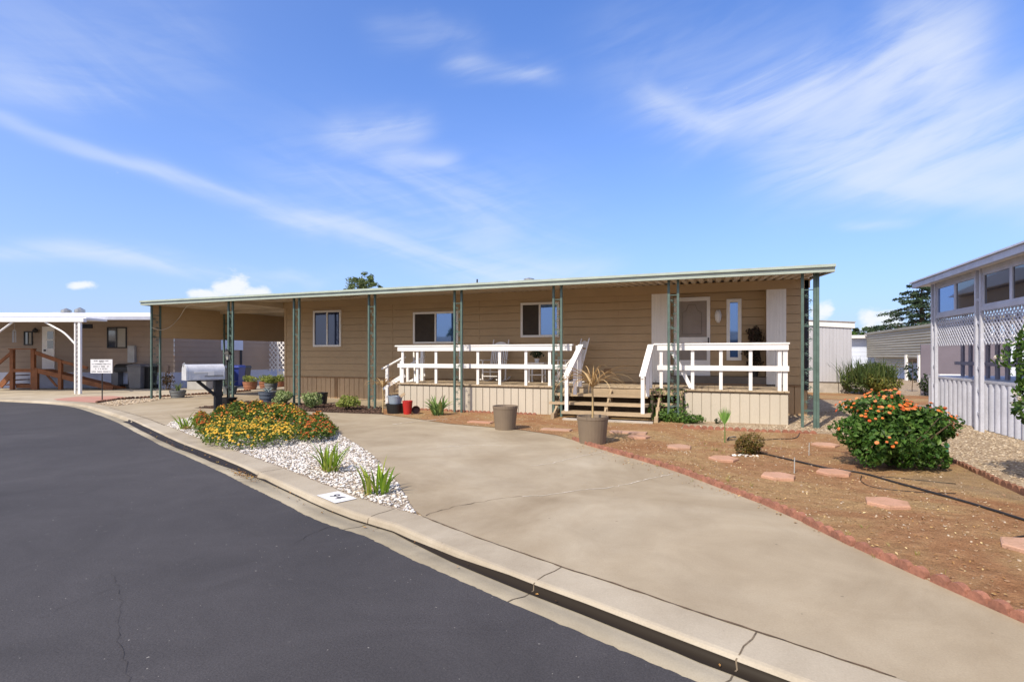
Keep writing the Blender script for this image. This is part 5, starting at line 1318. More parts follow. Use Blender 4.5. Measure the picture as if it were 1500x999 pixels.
mb = MB(); mb.add([(r0,DE,ze),(re_,DE,ze),(r1+.2,DN,3.40),(r1+1.6,DN+4,3.74),(r0,DN+4,3.74),(r0,DN,3.40)],[(0,1,2,5),(5,2,3,4)]); rd(mb)
a_ = Vector(mb.v[2]); b_2 = Vector(mb.v[3]); mb.add([a_, (cn.x+.3, cn.y+11, 3.33), (cn.x-2, cn.y+11, 3.74), b_2], [(0,1,2,3)]); rf = mb.build('roof', M['panwhite'], nh)
mb = MB(); mb.box(r0, re_, DE-.05, DE, ze-.12, ze+.01); mb.box(re_-.05, re_-.01, DE, DN, ze-.1, ze); rd(mb); mb.bar(a_-Vector((0,0,.09)), (cn.x+.3, cn.y+11, 3.24), .05, .165); mb.build('gutter', mat('grey_blue_gutter', (172,178,196), .5, .04, 4), nh)
for px, h in ((97,.26),(117,.30)):
    mb = MB().lathe([(.13,-.5),(.13,.0),(.22,.02),(.22,h*.6),(.10,h*.85),(.02,h)], tuple(RV*rp(px,26.5)+FV*26.5+Vector((0,0,3.58))), 10); mb.build('roof_vent', M['steel'], rf)
def nwin(x0, x1, y0, y1, name='window', gl=('glassdark','curtain')):
    a, b = rp(x0, DN), rp(x1, DN); z0, z1 = zp_(y1, DN), zp_(y0, DN); f = MB(); w = .05
    f.box(a,b,DN-.04,DN,z1-w,z1); f.box(a,b,DN-.04,DN,z0,z0+w); f.box(a,a+w,DN-.04,DN,z0+w,z1-w); f.box(b-w,b,DN-.04,DN,z0+w,z1-w); m_ = (a+b)/2; f.box(m_-.02,m_+.02,DN-.035,DN,z0+w,z1-w)
    o = rd(f).build(name, M['dark'] if name == 'window' else M['whitetrim'], nh)
    for xa, xb, g in ((a+w,m_-.02,gl[0]),(m_+.02,b-w,gl[1])):
        p = MB(); p.quad((xa,DN-.02,z0+w),(xb,DN-.02,z0+w),(xb,DN-.02,z1-w),(xa,DN-.02,z1-w)); rd(p).build('pane', M[g], o)
nwin(157.4,186.3,479.3,510); nwin(35.7,48.5,485.3,505.7); nwin(-70,-30,480,508)
a, b = rp(63, DN), rp(80.8, DN); z0, z1 = .76, zp_(478.5, DN)
dd = rd(MB().box(a, b, DN-.05, DN+.01, z0, z1)).build('door', M['whitetrim'], nh)
rd(MB().box(rp(70.8,DN), rp(79.6,DN), DN-.06, DN-.052, zp_(510.5,DN), zp_(485.5,DN))).build('door_window', M['glassdark'], dd)
rd(MB().box(rp(70.8,DN), rp(79.6,DN), DN-.066, DN-.061, zp_(498.8,DN), zp_(497,DN))).build('glazing_bar', M['whitetrim'], dd)
rd(MB().box(rp(66.5,DN), rp(68.5,DN), DN-.10, DN-.052, zp_(514.5,DN), zp_(512,DN))).build('handle', M['dark'], dd)
rd(MB().lathe([(.03,-.1),(.11,-.04),(.11,.02),(.03,.12)], (rp(55,DN), DN-.12, zp_(484.5,DN)), 10)).build('wall_lamp', M['dark'], nh)
rd(MB().box(rp(190.5,DN), rp(200.4,DN), DN-.16, DN-.02, zp_(531,DN), zp_(506.6,DN))).build('electric_cabinet', M['palebin'], nh)
rd(MB().box(rp(242,DN), rp(248,DN), DN-.12, DN-.02, zp_(545,DN), zp_(535.5,DN))).build('meter_box', M['nsiding'], nh)
rd(MB().box(rp(121,DN), rp(136,DN), DN-.03, DN+.0, zp_(481,DN), zp_(475,DN))).build('wall_vent', M['navy'], nh)
yw = XP(337, 506, cn.x).y; MB().box(cn.x+.01, cn.x+.05, yw-.55, yw+.75, 1.75, 2.25).build('side_window', M['bluewhite'], nh)
MB().box(cn.x+.012, cn.x+.04, XP(352.5,520,cn.x).y-.06, XP(352.5,520,cn.x).y+.06, .72, 3.15).build('wall_seam', M['navy'], nh)
ch = thing('wind_chime', 'pale wind chime hanging from the white carport roof edge', 'wind chime', tuple(RV*rp(21,21)+FV*21+Vector((0,0,2.0))), YAW)
for k in range(5): MB().tube([(.05*math.cos(k*1.26),.05*math.sin(k*1.26),.0),(.05*math.cos(k*1.26),.05*math.sin(k*1.26),.42)], .012, 5).build('chime_tube', M['palebin'], ch, world=False)
MB().lathe([(.07,.44),(.06,.47),(.006,.5),(.006,.84)], n=8).build('top_disc', M['palebin'], ch, world=False)
# white carport
DC = 20.4
wc = thing('white_carport', 'white steel carport with curved braces beside the brown grey home', 'carport', tuple(RV*rp(115,DC)+FV*DC), YAW)
zb0, zb1 = zp_(471.7, DC), zp_(466.4, DC)
rd(MB().box(rp(-140,DC), rp(124.5,DC), DC-.08, DC+.08, zb0, zb1)).build('beam', M['white'], wc)
mb = MB(); mb.box(rp(-140,DC), rp(124,DC), DC+.081, DE-.06, zb1-.05, zb1+.03); rd(mb).build('roof_panel', M['panwhite'], wc)
def cpost(px):
    mb = MB(); mb.box(rp(px,DC)-.048, rp(px,DC)+.048, DC-.048, DC+.048, 0, zb0); rd(mb).build('post', M['white'], wc)
    mb = MB(); mb.box(rp(px,DC)-.20, rp(px,DC)-.155, DC-.03, DC+.03, 0, zb0)
    for z in np.arange(.2, zb0-.1, .16): mb.bar((rp(px,DC)-.16, DC, z), (rp(px,DC)-.06, DC, z+.07), .01, .012)
    rd(mb).build('post_ladder', M['white'], wc)
cpost(117); cpost(-27)
for pts in ([(66,472),(80,479.5),(95,488.5),(111,505)], [(18.5,472),(6,481),(-8,492),(-22,507)]):
    rd(MB().tube(spline([(rp(x,DC), DC, zp_(y,DC)) for x, y in pts], .15), .034, 6)).build('brace', M['white'], wc)
# ramp and landing
DRR = 23.0
rw = thing('access_ramp', 'brown stained wooden ramp and landing at the white neighbouring door', 'ramp', tuple(RV*rp(50,DRR)+FV*DRR), YAW)
z = lambda y: zp_(y, DRR); x = lambda p: rp(p, DRR)
rd(MB().box(x(16), x(50.5), DRR, DN-.05, .80, .87)).build('landing', M['rampwood'], rw)
for px, yt, w in ((18,512,.075),(48.6,512,.075),(53.5,541,.07),(88.5,527.5,.075)): rd(MB().box(x(px)-w, x(px)+w, DRR-.05, DRR+.07, 0, z(yt))).build('post', M['rampwood'], rw)
rd(MB().box(x(15), x(51), DRR-.1, DRR+.1, z(512)+.002, z(510.5))).build('landing_rail', M['rampwood'], rw)
rd(MB().box(x(19), x(48), DRR-.06, DRR+.0, z(545), z(540.3))).build('rim_board', M['rampwood'], rw)
rd(MB().box(x(20), x(47.5), DRR+.1, DRR+.14, .06, .22)).build('lower_board', M['rampwood'], rw)
def rbar(a, b, w, h, n): mb = MB(); mb.bar((x(a[0]),DRR+a[2] if len(a) > 2 else DRR,z(a[1])),(x(b[0]),DRR+b[2] if len(b) > 2 else DRR,z(b[1])),w,h); rd(mb).build(n, M['rampwood'], rw)
rbar((49,515.5),(89,529.5),.05,.16,'ramp_rail'); rbar((89,529.5),(128,539),.05,.12,'ramp_rail'); rbar((49,541.5),(166,569.5),.06,.2,'ramp_stringer'); rbar((18,515.5),(-12,541),.05,.12,'stair_rail'); rbar((18,546),(0,566),.05,.22,'stair_stringer')
mb = MB(); mb.add([(x(50),DRR+.05,.86),(x(168),DRR+.05,.03),(x(168),DN-.06,.03),(x(50),DN-.06,.86)], [(0,1,2,3)]); rd(mb).build('ramp_deck', M['rampwood'], rw)
rbar((60,546,.2),(78,567,.2),.04,.08,'brace')
for k in range(3): rd(MB().box(x(2+k*5), x(16), DRR+.05, DN-.1, .18+.2*k, .22+.2*k)).build('step_tread', M['rampwood'], rw)
# sign on a stake
sg = G(149.7, 586.5); dS = 17.5
sn = thing('yard_sign', 'white lettered sign board on a thin stake beside the white carport', 'sign', tuple(sg), YAW)
l_ = lambda mb, n, m: mb.build(n, m, sn, world=False)
l_(MB().box(-.012,.012,-.012,.012,-.02,1.2), 'stake', M['dark']); l_(MB().box(-.36,.36,-.035,-.015,.90,1.355), 'board', M['signwhite'])
mb = MB(); rg = random.Random(11)
for row, (zc, h, wdt) in enumerate([(1.305,.028,.25),(1.265,.02,.07),(1.20,.036,.32),(1.12,.036,.26),(1.045,.036,.20),(.955,.034,.32)]):
    xx = -wdt
    while xx < wdt-.02:
        if rg.random() < .16: xx += .03; continue
        t = .008
        kind = rg.randrange(4); w_ = .026
        if kind in (0,1): mb.box(xx,xx+t,-.0372,-.0352,zc-h/2,zc+h/2)
        if kind in (0,2): mb.box(xx+w_-t,xx+w_,-.0373,-.0353,zc-h/2,zc+h/2)
        if kind in (1,2,3): mb.box(xx,xx+w_,-.0371,-.0351,zc+h/2-t,zc+h/2)
        if kind in (1,3): mb.box(xx,xx+w_,-.0374,-.0354,zc-h/2,zc-h/2+t)
        if kind in (0,3): mb.box(xx,xx+w_,-.0375,-.0356,zc-t/2,zc+t/2)
        xx += w_+.010
l_(mb, 'lettering', M['ink'])
# grill and bins
c = G(182, 568.6); gq = thing('barbecue_grill', 'black lidded barbecue grill on a wheeled cart by the pale skirting', 'grill', tuple(c), YAW)
g_ = lambda mb, n, m: mb.build(n, m, gq, world=False)
mb = MB(); mb.box(-.42,-.12,-.22,.22,.05,.72); g_(mb, 'cabinet', M['greybin'])
mb = MB(); pr = [(-.24,.74),(.24,.74)]+[(.24*math.cos(a), .86+.24*math.sin(a)) for a in [PI*k/10 for k in range(11)]]
n = len(pr); mb.v = [(-.30,y,zq) for y,zq in pr]+[(.34,y,zq) for y,zq in pr]; mb.f = [tuple(range(n)),tuple(reversed(range(n,2*n)))]+[(i,i+n,(i+1)%n+n,(i+1)%n) for i in range(n)]
g_(mb, 'lid', M['black']); g_(MB().box(-.62,-.31,-.2,.2,.74,.77), 'side_shelf', M['black']); g_(MB().box(.35,.5,-.2,.2,.74,.77), 'side_shelf', M['black'])
for sx in (.30,.36):
    g_(MB().box(sx,sx+.03,-.2,-.17,0,.74), 'leg', M['black'])
g_(MB().box(-.12,.36,-.2,.2,.16,.19), 'lower_shelf', M['black'])
for sx in (-.08,.34): g_(MB().tube([(sx,-.24,.09),(sx,-.19,.09)], .09, 12), 'wheel', M['dark'])
def bin_(label, c, m, w=.58, h=1.05, rz=YAW, lidm=None, grp=None):
    t = thing('wheeled_bin', label, 'bin', (c.x, c.y, 0), rz, grp); a = w*.40; b = w*.5
    mb = MB(); mb.add([(-a,-a,.04),(a,-a,.04),(a,a,.04),(-a,a,.04),(-b,-b,h-.08),(b,-b,h-.08),(b,b,h-.08),(-b,b,h-.08)], [(0,3,2,1),(4,5,6,7),(0,1,5,4),(1,2,6,5),(2,3,7,6),(3,0,4,7)]); mb.build('bin_body', m, t, world=False)
    mb = MB(); mb.add([(-b-.03,-b-.05,h-.078),(b+.03,-b-.05,h-.078),(b+.03,b+.03,h-.078),(-b-.03,b+.03,h-.078),(-b*.9,-b*.9,h),(b*.9,-b*.9,h),(b*.9,b,h+.03),(-b*.9,b,h+.03)], [(0,3,2,1),(4,5,6,7),(0,1,5,4),(1,2,6,5),(2,3,7,6),(3,0,4,7)]); mb.build('bin_lid', lidm or m, t, world=False)
    for s in (-1,1): MB().tube([(s*(a+.01),a,.1),(s*(a+.06),a,.1)], .1, 12).build('wheel', M['dark'], t, world=False)
    MB().tube([(-b*.8,b+.07,h-.1),(b*.8,b+.07,h-.1)], .02, 6).build('handle', M['dark'], t, world=False)
GB = 'wheeled bins along the side of the neighbouring home'
bin_('grey wheeled bin beside the barbecue grill', G(203, 569.5), M['greybin'], .6, 1.08)
bin_('dark grey wheeled bin between grill and carport post', G(216, 569), M['black'], .56, 1.06, lidm=M['greybin'])
bin_('pale lidded grey bin behind the mailbox', G(324, 568.5), M['greybin'], .62, 1.0, lidm=M['palebin'])
bin_('blue wheeled recycling bin under the carport', G(345, 566), M['bluebin'], .64, .98)
bin_('black wheeled bin right of the blue bin', G(355.5, 564.5), M['black'], .56, .95)
c = G(293, 570.5); t = thing('storage_box', 'low pale storage box on the ground behind the mailbox', 'box', tuple(c), YAW); MB().box(-.42,.42,-.25,.25,0,.37).build('box', M['palebin'], t, world=False, bevel=.02); MB().box(-.44,.44,-.27,.27,.375,.42).build('lid', M['greybin'], t, world=False, bevel=.015)
c = G(245, 571.5); t = thing('thin_shrub', 'sparse dark leafed shrub against the pale blue skirting', 'shrub', (c.x, c.y, 0)); P, D = blob_points(260, (0,0,.4), (.4,.15,.36), seed=55, lump=.6); P += np.array(t.location); leaves('foliage', P, D, .11, M['redleaf'], t, .5)
mb = MB()
for k in range(7): a = random.uniform(-.3,.3); mb.tube([(a*.3,0,0),(a,0,.4),(a*1.2,.02,.75)], .01, 4)
mb.build('stems', M['bark'], t, world=False)
# ------------------------------------------------------------------ lattice screen at the back of the carport
def lattice(mb, o, u, w, h, pitch=.11, sw=.034, th=.01, n=None):
    """diagonal slats in the rectangle o + u*[0..w] + z*[0..h]"""
    u = Vector(u).normalized(); n = u.cross(Vector((0,0,1)))
    for s, off in ((1, 0), (-1, th)):
        c = -h if s == 1 else 0
        k = c
        while k < (w if s == 1 else w+h):
            if s == 1: a = (max(k,0), max(-k,0)); b = (min(k+h,w), min(h, w-k))
            else: a = (min(k,w), max(k-w,0)); b = (max(k-h,0), min(h,k))
            if abs(b[0]-a[0]) > .02: 
                A = Vector(o)+u*a[0]+Vector((0,0,a[1]))+n*off; B = Vector(o)+u*b[0]+Vector((0,0,b[1]))+n*off; mb.bar(A, B, th*.9, sw, n.cross((B-A)))
            k += pitch*1.4142
a = W(386, 544, 22.5); b = W(421, 503, 22.5)
lt = thing('lattice_screen', 'white diagonal lattice screen closing the back of the carport', 'lattice', (a.x, 22.5, 0))
mb = MB(); lattice(mb, (a.x, 22.5, .62), (1,0,0), b.x-a.x, 1.75, pitch=.19, sw=.045); mb.build('slats', M['white'], lt)
for px in (386, 407.5, 421): xx = W(px,520,22.5).x; MB().box(xx-.03, xx+.03, 22.46, 22.50, 0, 2.4).build('post', M['white'], lt)
xx = W(407.5,520,22.5).x; MB().box(xx+.03, b.x-.03, 22.47, 22.5, 0, .62).build('lower_panel', M['white'], lt)
# ================================================================== RIGHT SIDE
a = W(1246, 575.5, 24.3)
sh = thing('garden_shed', 'pale grey vertically grooved shed on a concrete block base', 'shed', (3.6, 25.5, 0)); SXR = a.x
mb = MB().box(2.0, SXR, 24.3, 27.2, -.02, .42); mb.build('block_base', M['block'], sh)
mb = MB(); xx = 1.95
while xx < SXR+.02: w = min(.12, SXR+.03-xx); mb.box(xx+.005, xx+w-.005, 24.25, 24.3, .43, 2.66); xx += .12
mb.box(1.95, SXR+.03, 24.262, 27.25, .435, 2.655); mb.build('wall', M['shed'], sh)
mb = MB(); zr_ = W(1246, 471.5, 24.2).z
mb.add([(1.9,24.2,zr_+.0),(SXR+.12,24.2,zr_-.25),(SXR+.12,24.2,zr_-.03),(1.9,24.2,zr_+.2),(1.9,27.4,zr_),(SXR+.12,27.4,zr_-.25),(SXR+.12,27.4,zr_-.03),(1.9,27.4,zr_+.2)], [(0,1,2,3),(5,4,7,6),(1,5,6,2),(4,0,3,7),(0,4,5,1)])
mb.build('fascia', M['panwhite'], sh); mb = MB(); mb.add([(1.88,24.16,zr_+.205),(SXR+.15,24.16,zr_-.025),(SXR+.15,27.45,zr_-.025),(1.88,27.45,zr_+.205),(1.88,24.16,zr_+.235),(SXR+.15,24.16,zr_+.0),(SXR+.15,27.45,zr_+.0),(1.88,27.45,zr_+.235)], [(0,3,2,1),(4,5,6,7),(0,1,5,4),(1,2,6,5),(2,3,7,6),(3,0,4,7)]); mb.build('roof', M['block'], sh)
# the neighbouring enclosed porch
XPO, XSK = 4.93, 5.16
npch = thing('enclosed_porch', 'white enclosed porch with lattice panels and corrugated skirting at the right', 'porch', (6.5, 12, 0))
Y0_, Y1_ = 3.0, 16.3
mb = MB(); 
yy = Y0_; k = 0
while yy < Y1_-.01:
    nx = min(yy+.022, Y1_); f = lambda t: -.075*abs(math.sin(PI*t/.24))**.8
    mb.add([(XSK+f(yy),yy,0),(XSK+f(nx),nx,0),(XSK+f(nx),nx,.93),(XSK+f(yy),yy,.93)], [(0,1,2,3)]); yy = nx
mb.add([(XSK,Y1_,0),(XSK+4,Y1_,0),(XSK+4,Y1_,.93),(XSK,Y1_,.93)], [(0,1,2,3)])
mb.build('corrugated_skirting', M['rightwhite'], npch, smooth=True)
mb = MB().box(XSK-.06, XSK+4, Y0_, Y1_+.03, .935, .985); mb.build('porch_floor', M['rightwhite'], npch)
zrr = 3.13
mb = MB(); mb.box(4.66, 4.74, 1.5, 15.95, zrr+.03, zrr+.15); mb.box(4.62, 4.78, 1.5, 16.0, zrr+.155, zrr+.185); mb.build('gutter', M['rightwhite'], npch)
mb = MB().box(4.745, 9.5, 1.5, 15.9, zrr+.06, zrr+.14); mb.build('roof', M['panwhite'], npch)
mb = MB(); mb.box(8.4, 8.5, 1.5, 15.5, .0, zrr+.05); mb.build('back_wall', mat('lilac_grey_wall', (112,108,116), .6, .04, 2), npch)
posts_y = [15.25, 12.98, 10.6, 8.2]
for yv in posts_y:
    mb = MB()
    for o in (-.0, .21): mb.box(XPO-.03, XPO+.03, yv-.03+o, yv+.03+o, -.02, zrr+.06)
    for zq in np.arange(.3, 3, .45): mb.bar((XPO, yv, zq), (XPO, yv+.2, zq+.06), .012, .05)
    mb.build('porch_post', M['rightwhite'], npch)
zs0, zs1 = 2.36, 2.44
for i in range(3):
    ya, yb = posts_y[i+1]+.245, posts_y[i]-.035
    mb = MB().box(XPO-.02, XPO+.05, ya, yb, zs0, zs1); mb.box(XPO-.015, XPO+.045, ya, yb, zrr-.03, zrr+.055); mb.build('sill_rail', M['rightwhite'], npch)
    nw = 2; wd_ = (yb-ya)/nw
    for k in range(nw):
        y0_, y1_ = ya+wd_*k, ya+wd_*(k+1); f = MB(); w = .045
        f.box(XPO,XPO+.04,y0_,y0_+w,zs1,zrr-.03); f.box(XPO,XPO+.04,y1_-w,y1_,zs1,zrr-.03); f.box(XPO+.001,XPO+.039,y0_+w,y1_-w,zs1,zs1+.05); f.box(XPO+.001,XPO+.039,y0_+w,y1_-w,zrr-.08,zrr-.03)
        o = f.build('window', M['rightwhite'], npch); p = MB(); p.quad((XPO+.02,y0_+w,zs1+.05),(XPO+.02,y1_-w,zs1+.05),(XPO+.02,y1_-w,zrr-.08),(XPO+.02,y0_+w,zrr-.08)); p.build('pane', M['glass' if (i == 0 and k == 1) else 'glassdark'], o)
    mb = MB(); lattice(mb, (XPO+.02, ya, 1.70), (0,1,0), yb-ya, .655, pitch=.085, sw=.03); mb.build('lattice_panel', M['rightwhite'], npch)
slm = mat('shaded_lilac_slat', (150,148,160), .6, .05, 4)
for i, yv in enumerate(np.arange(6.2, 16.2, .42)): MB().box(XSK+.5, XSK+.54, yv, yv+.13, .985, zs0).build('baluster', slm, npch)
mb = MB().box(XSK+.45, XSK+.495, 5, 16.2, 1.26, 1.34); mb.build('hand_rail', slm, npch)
# far carport with corrugated side, pale blue home behind
fc = thing('corrugated_carport', 'far carport with a long grey corrugated metal side panel', 'carport', (10.7, 38, 0))
def corr(mb, X, ya, yb, z0f, z1, p=.16):
    zq = z0f
    while zq < z1-.01:
        zb2 = min(zq+p/2, z1); zc = min(zq+p, z1); mb.add([(X,ya,zq),(X,yb,zq),(X-.035,yb,zb2),(X-.035,ya,zb2)], [(0,1,2,3)]); mb.add([(X-.035,ya,zb2),(X-.035,yb,zb2),(X,yb,zc),(X,ya,zc)], [(0,1,2,3)]); zq += p
yL = XP(1270, 500, 10.7).y; yR = XP(1364, 500, 10.7).y
mb = MB(); corr(mb, 10.7, yR-6, yL, 1.32, XP(1362,478.5,10.7).z); mb.build('side_panel', M['corr'], fc)
mb = MB().box(10.6, 13.5, yR-6, yL+.3, XP(1362,478.5,10.7).z+.005, XP(1362,478.5,10.7).z+.14); mb.build('roof', M['corr'], fc)
mb = MB(); corr(mb, 10.85, XP(1327,530,10.85).y, XP(1282,530,10.85).y, .75, 1.315); mb.build('lower_panel', M['corr'], fc)
for px in (1327.5, 1346.5): yq = XP(px,560,10.66).y; MB().box(10.6,10.72,yq-.1,yq+.1,0,1.5).build('post', M['white'], fc)
fh = thing('pale_blue_home', 'pale blue sided home with a white roof edge beyond the garden bushes', 'house', (14, 50, 0))
wl = W(1247, 520, 47).x
mb = MB(); lap(mb, wl, 40, .5, 2.75, 47, .3); lap(mb, 40, 80, .5, 2.75, 47, .3, axis='y', sgn=-1) if False else None
mb.quad((wl,47,.5),(wl,58,.5),(wl,58,2.75),(wl,47,2.75)); mb.build('wall', M['bluewhite'], fh)
mb = MB(); mb.box(wl-.4, 41, 46.4, 47.0, 2.76, 2.95); mb.box(wl-.4, 41, 47.001, 58, 2.8, 3.0); mb.build('roof', M['panwhite'], fh); MB().box(wl, 40, 47.05, 47.1, 0, .5).build('skirting', M['white'], fh)
ww = thing('white_shed_wall', 'white and pale blue clapboard shed standing inside the far corrugated carport', 'shed', (14, 42, 0))
xa = 11.2; mb = MB(); lap(mb, xa, 20, 0, 2.2, 40.5, .25); mb.box(xa, 20, 40.55, 44, 0, 2.2); mb.build('wall', M['bluewhite'], ww); MB().box(xa-.1, 20.1, 40.35, 44.1, 2.21, 2.3).build('roof', M['panwhite'], ww)
pw = W(1338, 528, 40.45); MB().box(pw.x-.4, pw.x+.5, 40.42, 40.48, 1.0, 1.8).build('window', M['glassdark'], ww)
lw_ = thing('grey_fence_panel', 'plain grey board panel behind the far carport posts', 'fence', (9, 26, 0)); a = G(1349, 578); MB().box(a.x, a.x+2.6, a.y, a.y+.06, 0, 1.9).build('panel', mat('lilac_grey_board', (112,106,118), .7, .05, 2), lw_)
a = G(1376, 585); lb = thing('white_ac_unit', 'white cabinet on the ground behind the enclosed porch corner', 'cabinet', (a.x+.3, a.y, 0)); MB().box(-.35,.35,-.2,.2,.1,.85).build('cabinet', M['white'], lb, world=False, bevel=.02); MB().box(-.38,.38,-.23,.23,0,.1).build('base', M['block'], lb, world=False)
# bushes between shed and carport
M['spikyleaf'] = leafmat('spiky_grey_green_leaf', [(64,84,44),(92,112,60),(48,66,36),(116,128,76)], .25)
M['yolive'] = leafmat('olive_yellow_leaf', [(96,104,44),(124,128,56),(76,84,36),(142,136,70)], .25)
c = G(1271, 577); t = thing('tall_bush', 'tall spiky grey green bush beside the pale shed', 'bush', (c.x, c.y, 0))
mb = MB(); blades(mb, (0,0,.45), 260, .95, .04, (.02,.7), .12, rad=.8, seed=33, seg=4); mb.build('foliage', M['spikyleaf'], t, world=False)
P, D = blob_points(2600, (0,0,.62), (.95,.8,.62), seed=34, lump=.4); P += np.array(t.location); leaves('leaves', P, D, .14, M['spikyleaf'], t, .4)
c = G(1287, 578); t = thing('round_bush', 'rounded olive yellow bush in front of the tall spiky bush', 'bush', (c.x, c.y, 0))
P, D = blob_points(3000, (0,0,.42), (.72,.6,.42), seed=35, lump=.35); P += np.array(t.location); leaves('foliage', P, D, .10, M['yolive'], t, .45)
MB().tube([(0,0,0),(.05,0,.3),(.1,.05,.6)], .03, 5).build('trunk', M['bark'], t, world=False)
c = G(1336, 573); t = thing('sapling', 'thin young sapling between the white carport posts', 'tree', (c.x, c.y, 0)); P, D = blob_points(120, (0,0,.75), (.3,.3,.55), seed=36, lump=.6); P += np.array(t.location); leaves('foliage', P, D, .13, M['darkleaf'], t, .5); MB().tube([(0,0,0),(.03,0,.7),(0,0,1.3)], .015, 5).build('trunk', M['bark'], t, world=False)
c = G(1361, 580); t = thing('small_bush', 'small dark green bush at the foot of the grey board panel', 'bush', (c.x, c.y, 0)); bushy(t, .4, (.3,.3,.42), 500, .1, M['darkleaf'], 37)
# trees
def cedar(label, base, H_, R_, seed, m):
    t = thing('cedar_tree', label, 'tree', (base.x, base.y, 0)); rg = random.Random(seed); r2 = np.random.default_rng(seed)
    MB().tube([(0,0,-.3),(.1,0,H_*.4),(0,.05,H_*.75),(.05,0,H_*.99)], [.42,.30,.14,.03], 9).build('trunk', M['bark'], t, world=False)
    br = MB(); P = []; D = []
    zz = H_*.14; k = 0
    while zz < H_*.97:
        f = 1-(zz/H_); L0 = R_*(f**.62)*rg.uniform(.6,1.12)+.25; az = k*2.4+rg.uniform(-.4,.4); o = Vector((math.cos(az), math.sin(az), 0)); s_ = Vector((-o.y, o.x, 0))
        up = rg.uniform(.02,.24); pts = [Vector((0,0,zz))+o*L0*q+Vector((0,0,L0*(up*q-.16*q*q))) for q in (0,.33,.66,1)]
        br.tube(pts, [.06*f+.03,.05*f+.02,.03*f+.015,.008], 5)
        nn = int(210*L0/ R_+60)
        for _ in range(nn):
            q = rg.random()**.65; c_ = Vector((0,0,zz))+o*L0*q+Vector((0,0,L0*(up*q-.16*q*q))); sw = L0*.30*(1-q*.55)*rg.uniform(-1,1)
            p = c_+s_*sw+Vector((0,0,rg.gauss(0,.07)-abs(sw)*.14)); P.append(p); D.append((o.x*.3+rg.gauss(0,.3), o.y*.3+rg.gauss(0,.3), .9))
        zz += H_*.0135*rg.uniform(.7,1.3); k += 1
    br.build('branches', M['bark'], t, world=False)
    P = np.array([tuple(p) for p in P])+np.array(t.location); leaves('crown', P, np.array(D), .34, m, t, .38, jit=.7)
    return t
M['cedar'] = leafmat('blue_green_needles', [(44,62,44),(66,88,62),(34,50,38),(84,104,76)], .15)
cb = DP(1350, 520, 52); cedar('large dark blue green cedar rising behind the right hand porch', cb, zp_(409,52), 6.6, 5, M['cedar'])
def tree(label, base, H_, crowns, n, size, m, seed, trunk=.2):
    t = thing('leafy_tree', label, 'tree', (base.x, base.y, 0)); 
    MB().tube([(0,0,-.3),(.1,0,H_*.35),(-.05,.1,H_*.6)], [trunk,trunk*.7,trunk*.4], 8).build('trunk', M['bark'], t, world=False)
    mb = MB(); P = []; D = []; rg = random.Random(seed)
    for k, (c, r) in enumerate(crowns):
        mb.tube([(.05,0,H_*.35),(c[0]*.6,c[1]*.6,(H_*.35+c[2])/2),c], [trunk*.5,trunk*.3,.02], 5)
        for j in range(9):       # each limb carries a few separate leaf clumps
            a = rg.uniform(0,2*PI); e = rg.uniform(-.6,1.2); q = (c[0]+r*.75*math.cos(a)*math.cos(e), c[1]+r*.75*math.sin(a)*math.cos(e), c[2]+r*.7*math.sin(e)); rr = r*rg.uniform(.25,.5)
            p, d = blob_points(n//9, q, (rr,rr,rr*.7), seed=seed*50+k*10+j, lump=.6); P.append(p); D.append(d)
    mb.build('limbs', M['bark'], t, world=False); P = np.concatenate(P)+np.array(t.location); leaves('crown', P, np.concatenate(D), size, m, t, .45); return t
M['greytree'] = leafmat('grey_green_leaf', [(98,116,74),(128,146,96),(78,96,62),(150,162,112)], .4)
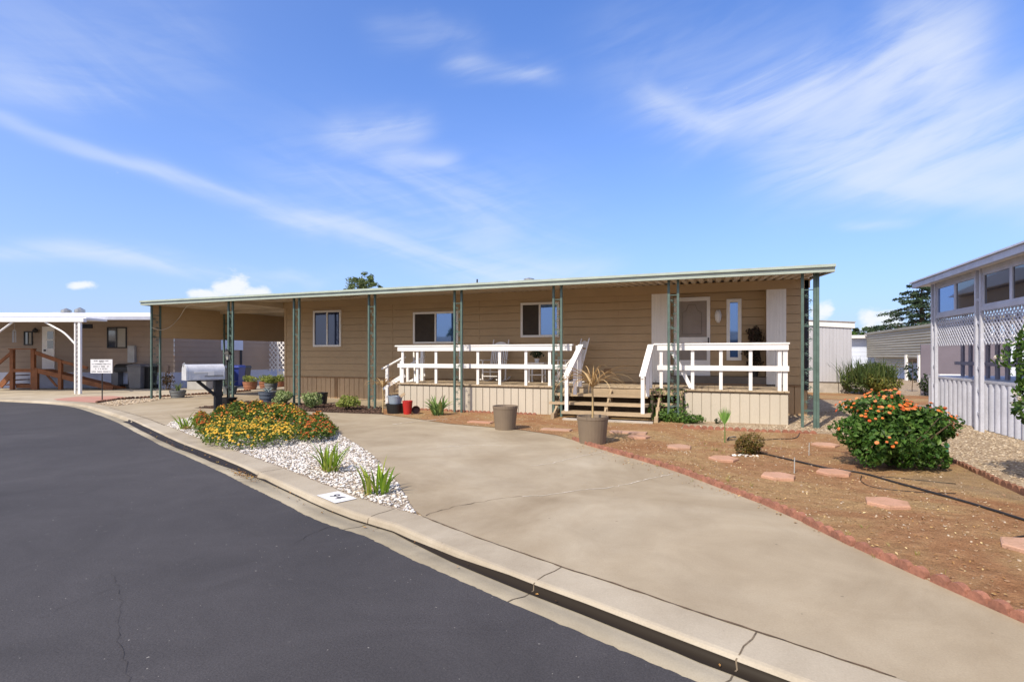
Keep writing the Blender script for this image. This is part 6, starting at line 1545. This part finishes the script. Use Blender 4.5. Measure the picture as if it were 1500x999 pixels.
b = DP(527, 520, 42); zc = zp_(416, 42); tree('grey green tree top showing above the roof of the tan home', b, zc+1, [((0,0,zc-.3),1.2),((.3,.2,zc+.25),.8),((-1.3,0,zc-.75),.5),((1.2,.2,zc-.5),.7),((-.4,.2,zc+.0),.7),((.7,0,zc-.1),.7)], 1300, .15, M['greytree'], 61)
b = DP(1266, 520, 60); zc = zp_(489, 60); tree('mid green leafy tree between the shed and the far carport', b, zc+1, [((0,0,zc-.6),1.5),((1.5,.4,zc-.3),1.2),((-1.6,0,zc-.8),1.1),((.4,0,zc+.1),.8),((.9,0,zc-2),1.5),((-1,0,zc-2),1.4)], 500, .3, M['midleaf'], 62)
b = DP(1251, 520, 70); zc = zp_(484, 70); tree('dark small tree partly hidden behind the pale shed', b, zc+1, [((0,0,zc-1.2),1.4),((-1.5,0,zc-2),1.4),((.4,0,zc-.2),.7)], 420, .3, M['darkleaf'], 63)

# ================================================================== ACROSS THE STREET (seen only in the window reflections)
oh = thing('opposite_home', 'low tan mobile home across the street mirrored in the front windows', 'house', (-18, -26, 0))
mb = MB().box(-40, 4, -30, -24, 0, 3.0); mb.build('wall', M['nsiding'], oh)
mb = MB(); mb.add([(-40.5,-23.6,3.0),(4.5,-23.6,3.0),(4.5,-27,3.8),(-40.5,-27,3.8),(-40.5,-30.4,3.0),(4.5,-30.4,3.0)], [(0,1,2,3),(3,2,5,4),(0,3,4),(1,5,2)]); mb.build('roof', mat('grey_roof_shingle', (120,116,112), .8, .1, 4), oh)
for (x_, y_, h_, sd_, lab) in [(-30,-33,6.5,71,'broad green tree across the street mirrored in the leftmost window'),(-14,-32,6.0,72,'rounded green tree across the street mirrored in the middle window'),(-3,-33,7.0,73,'tall green tree across the street mirrored in the window by the steps'),(9,-30,6.2,74,'spreading green tree across the street mirrored in the tall entrance window')]:
    tree(lab, Vector((x_, y_, 0)), h_, [((0,0,h_*.65),1.9),((1.6,.3,h_*.55),1.4),((-1.7,0,h_*.6),1.5),((.3,0,h_*.85),1.2)], 700, .35, M['midleaf'], sd_)
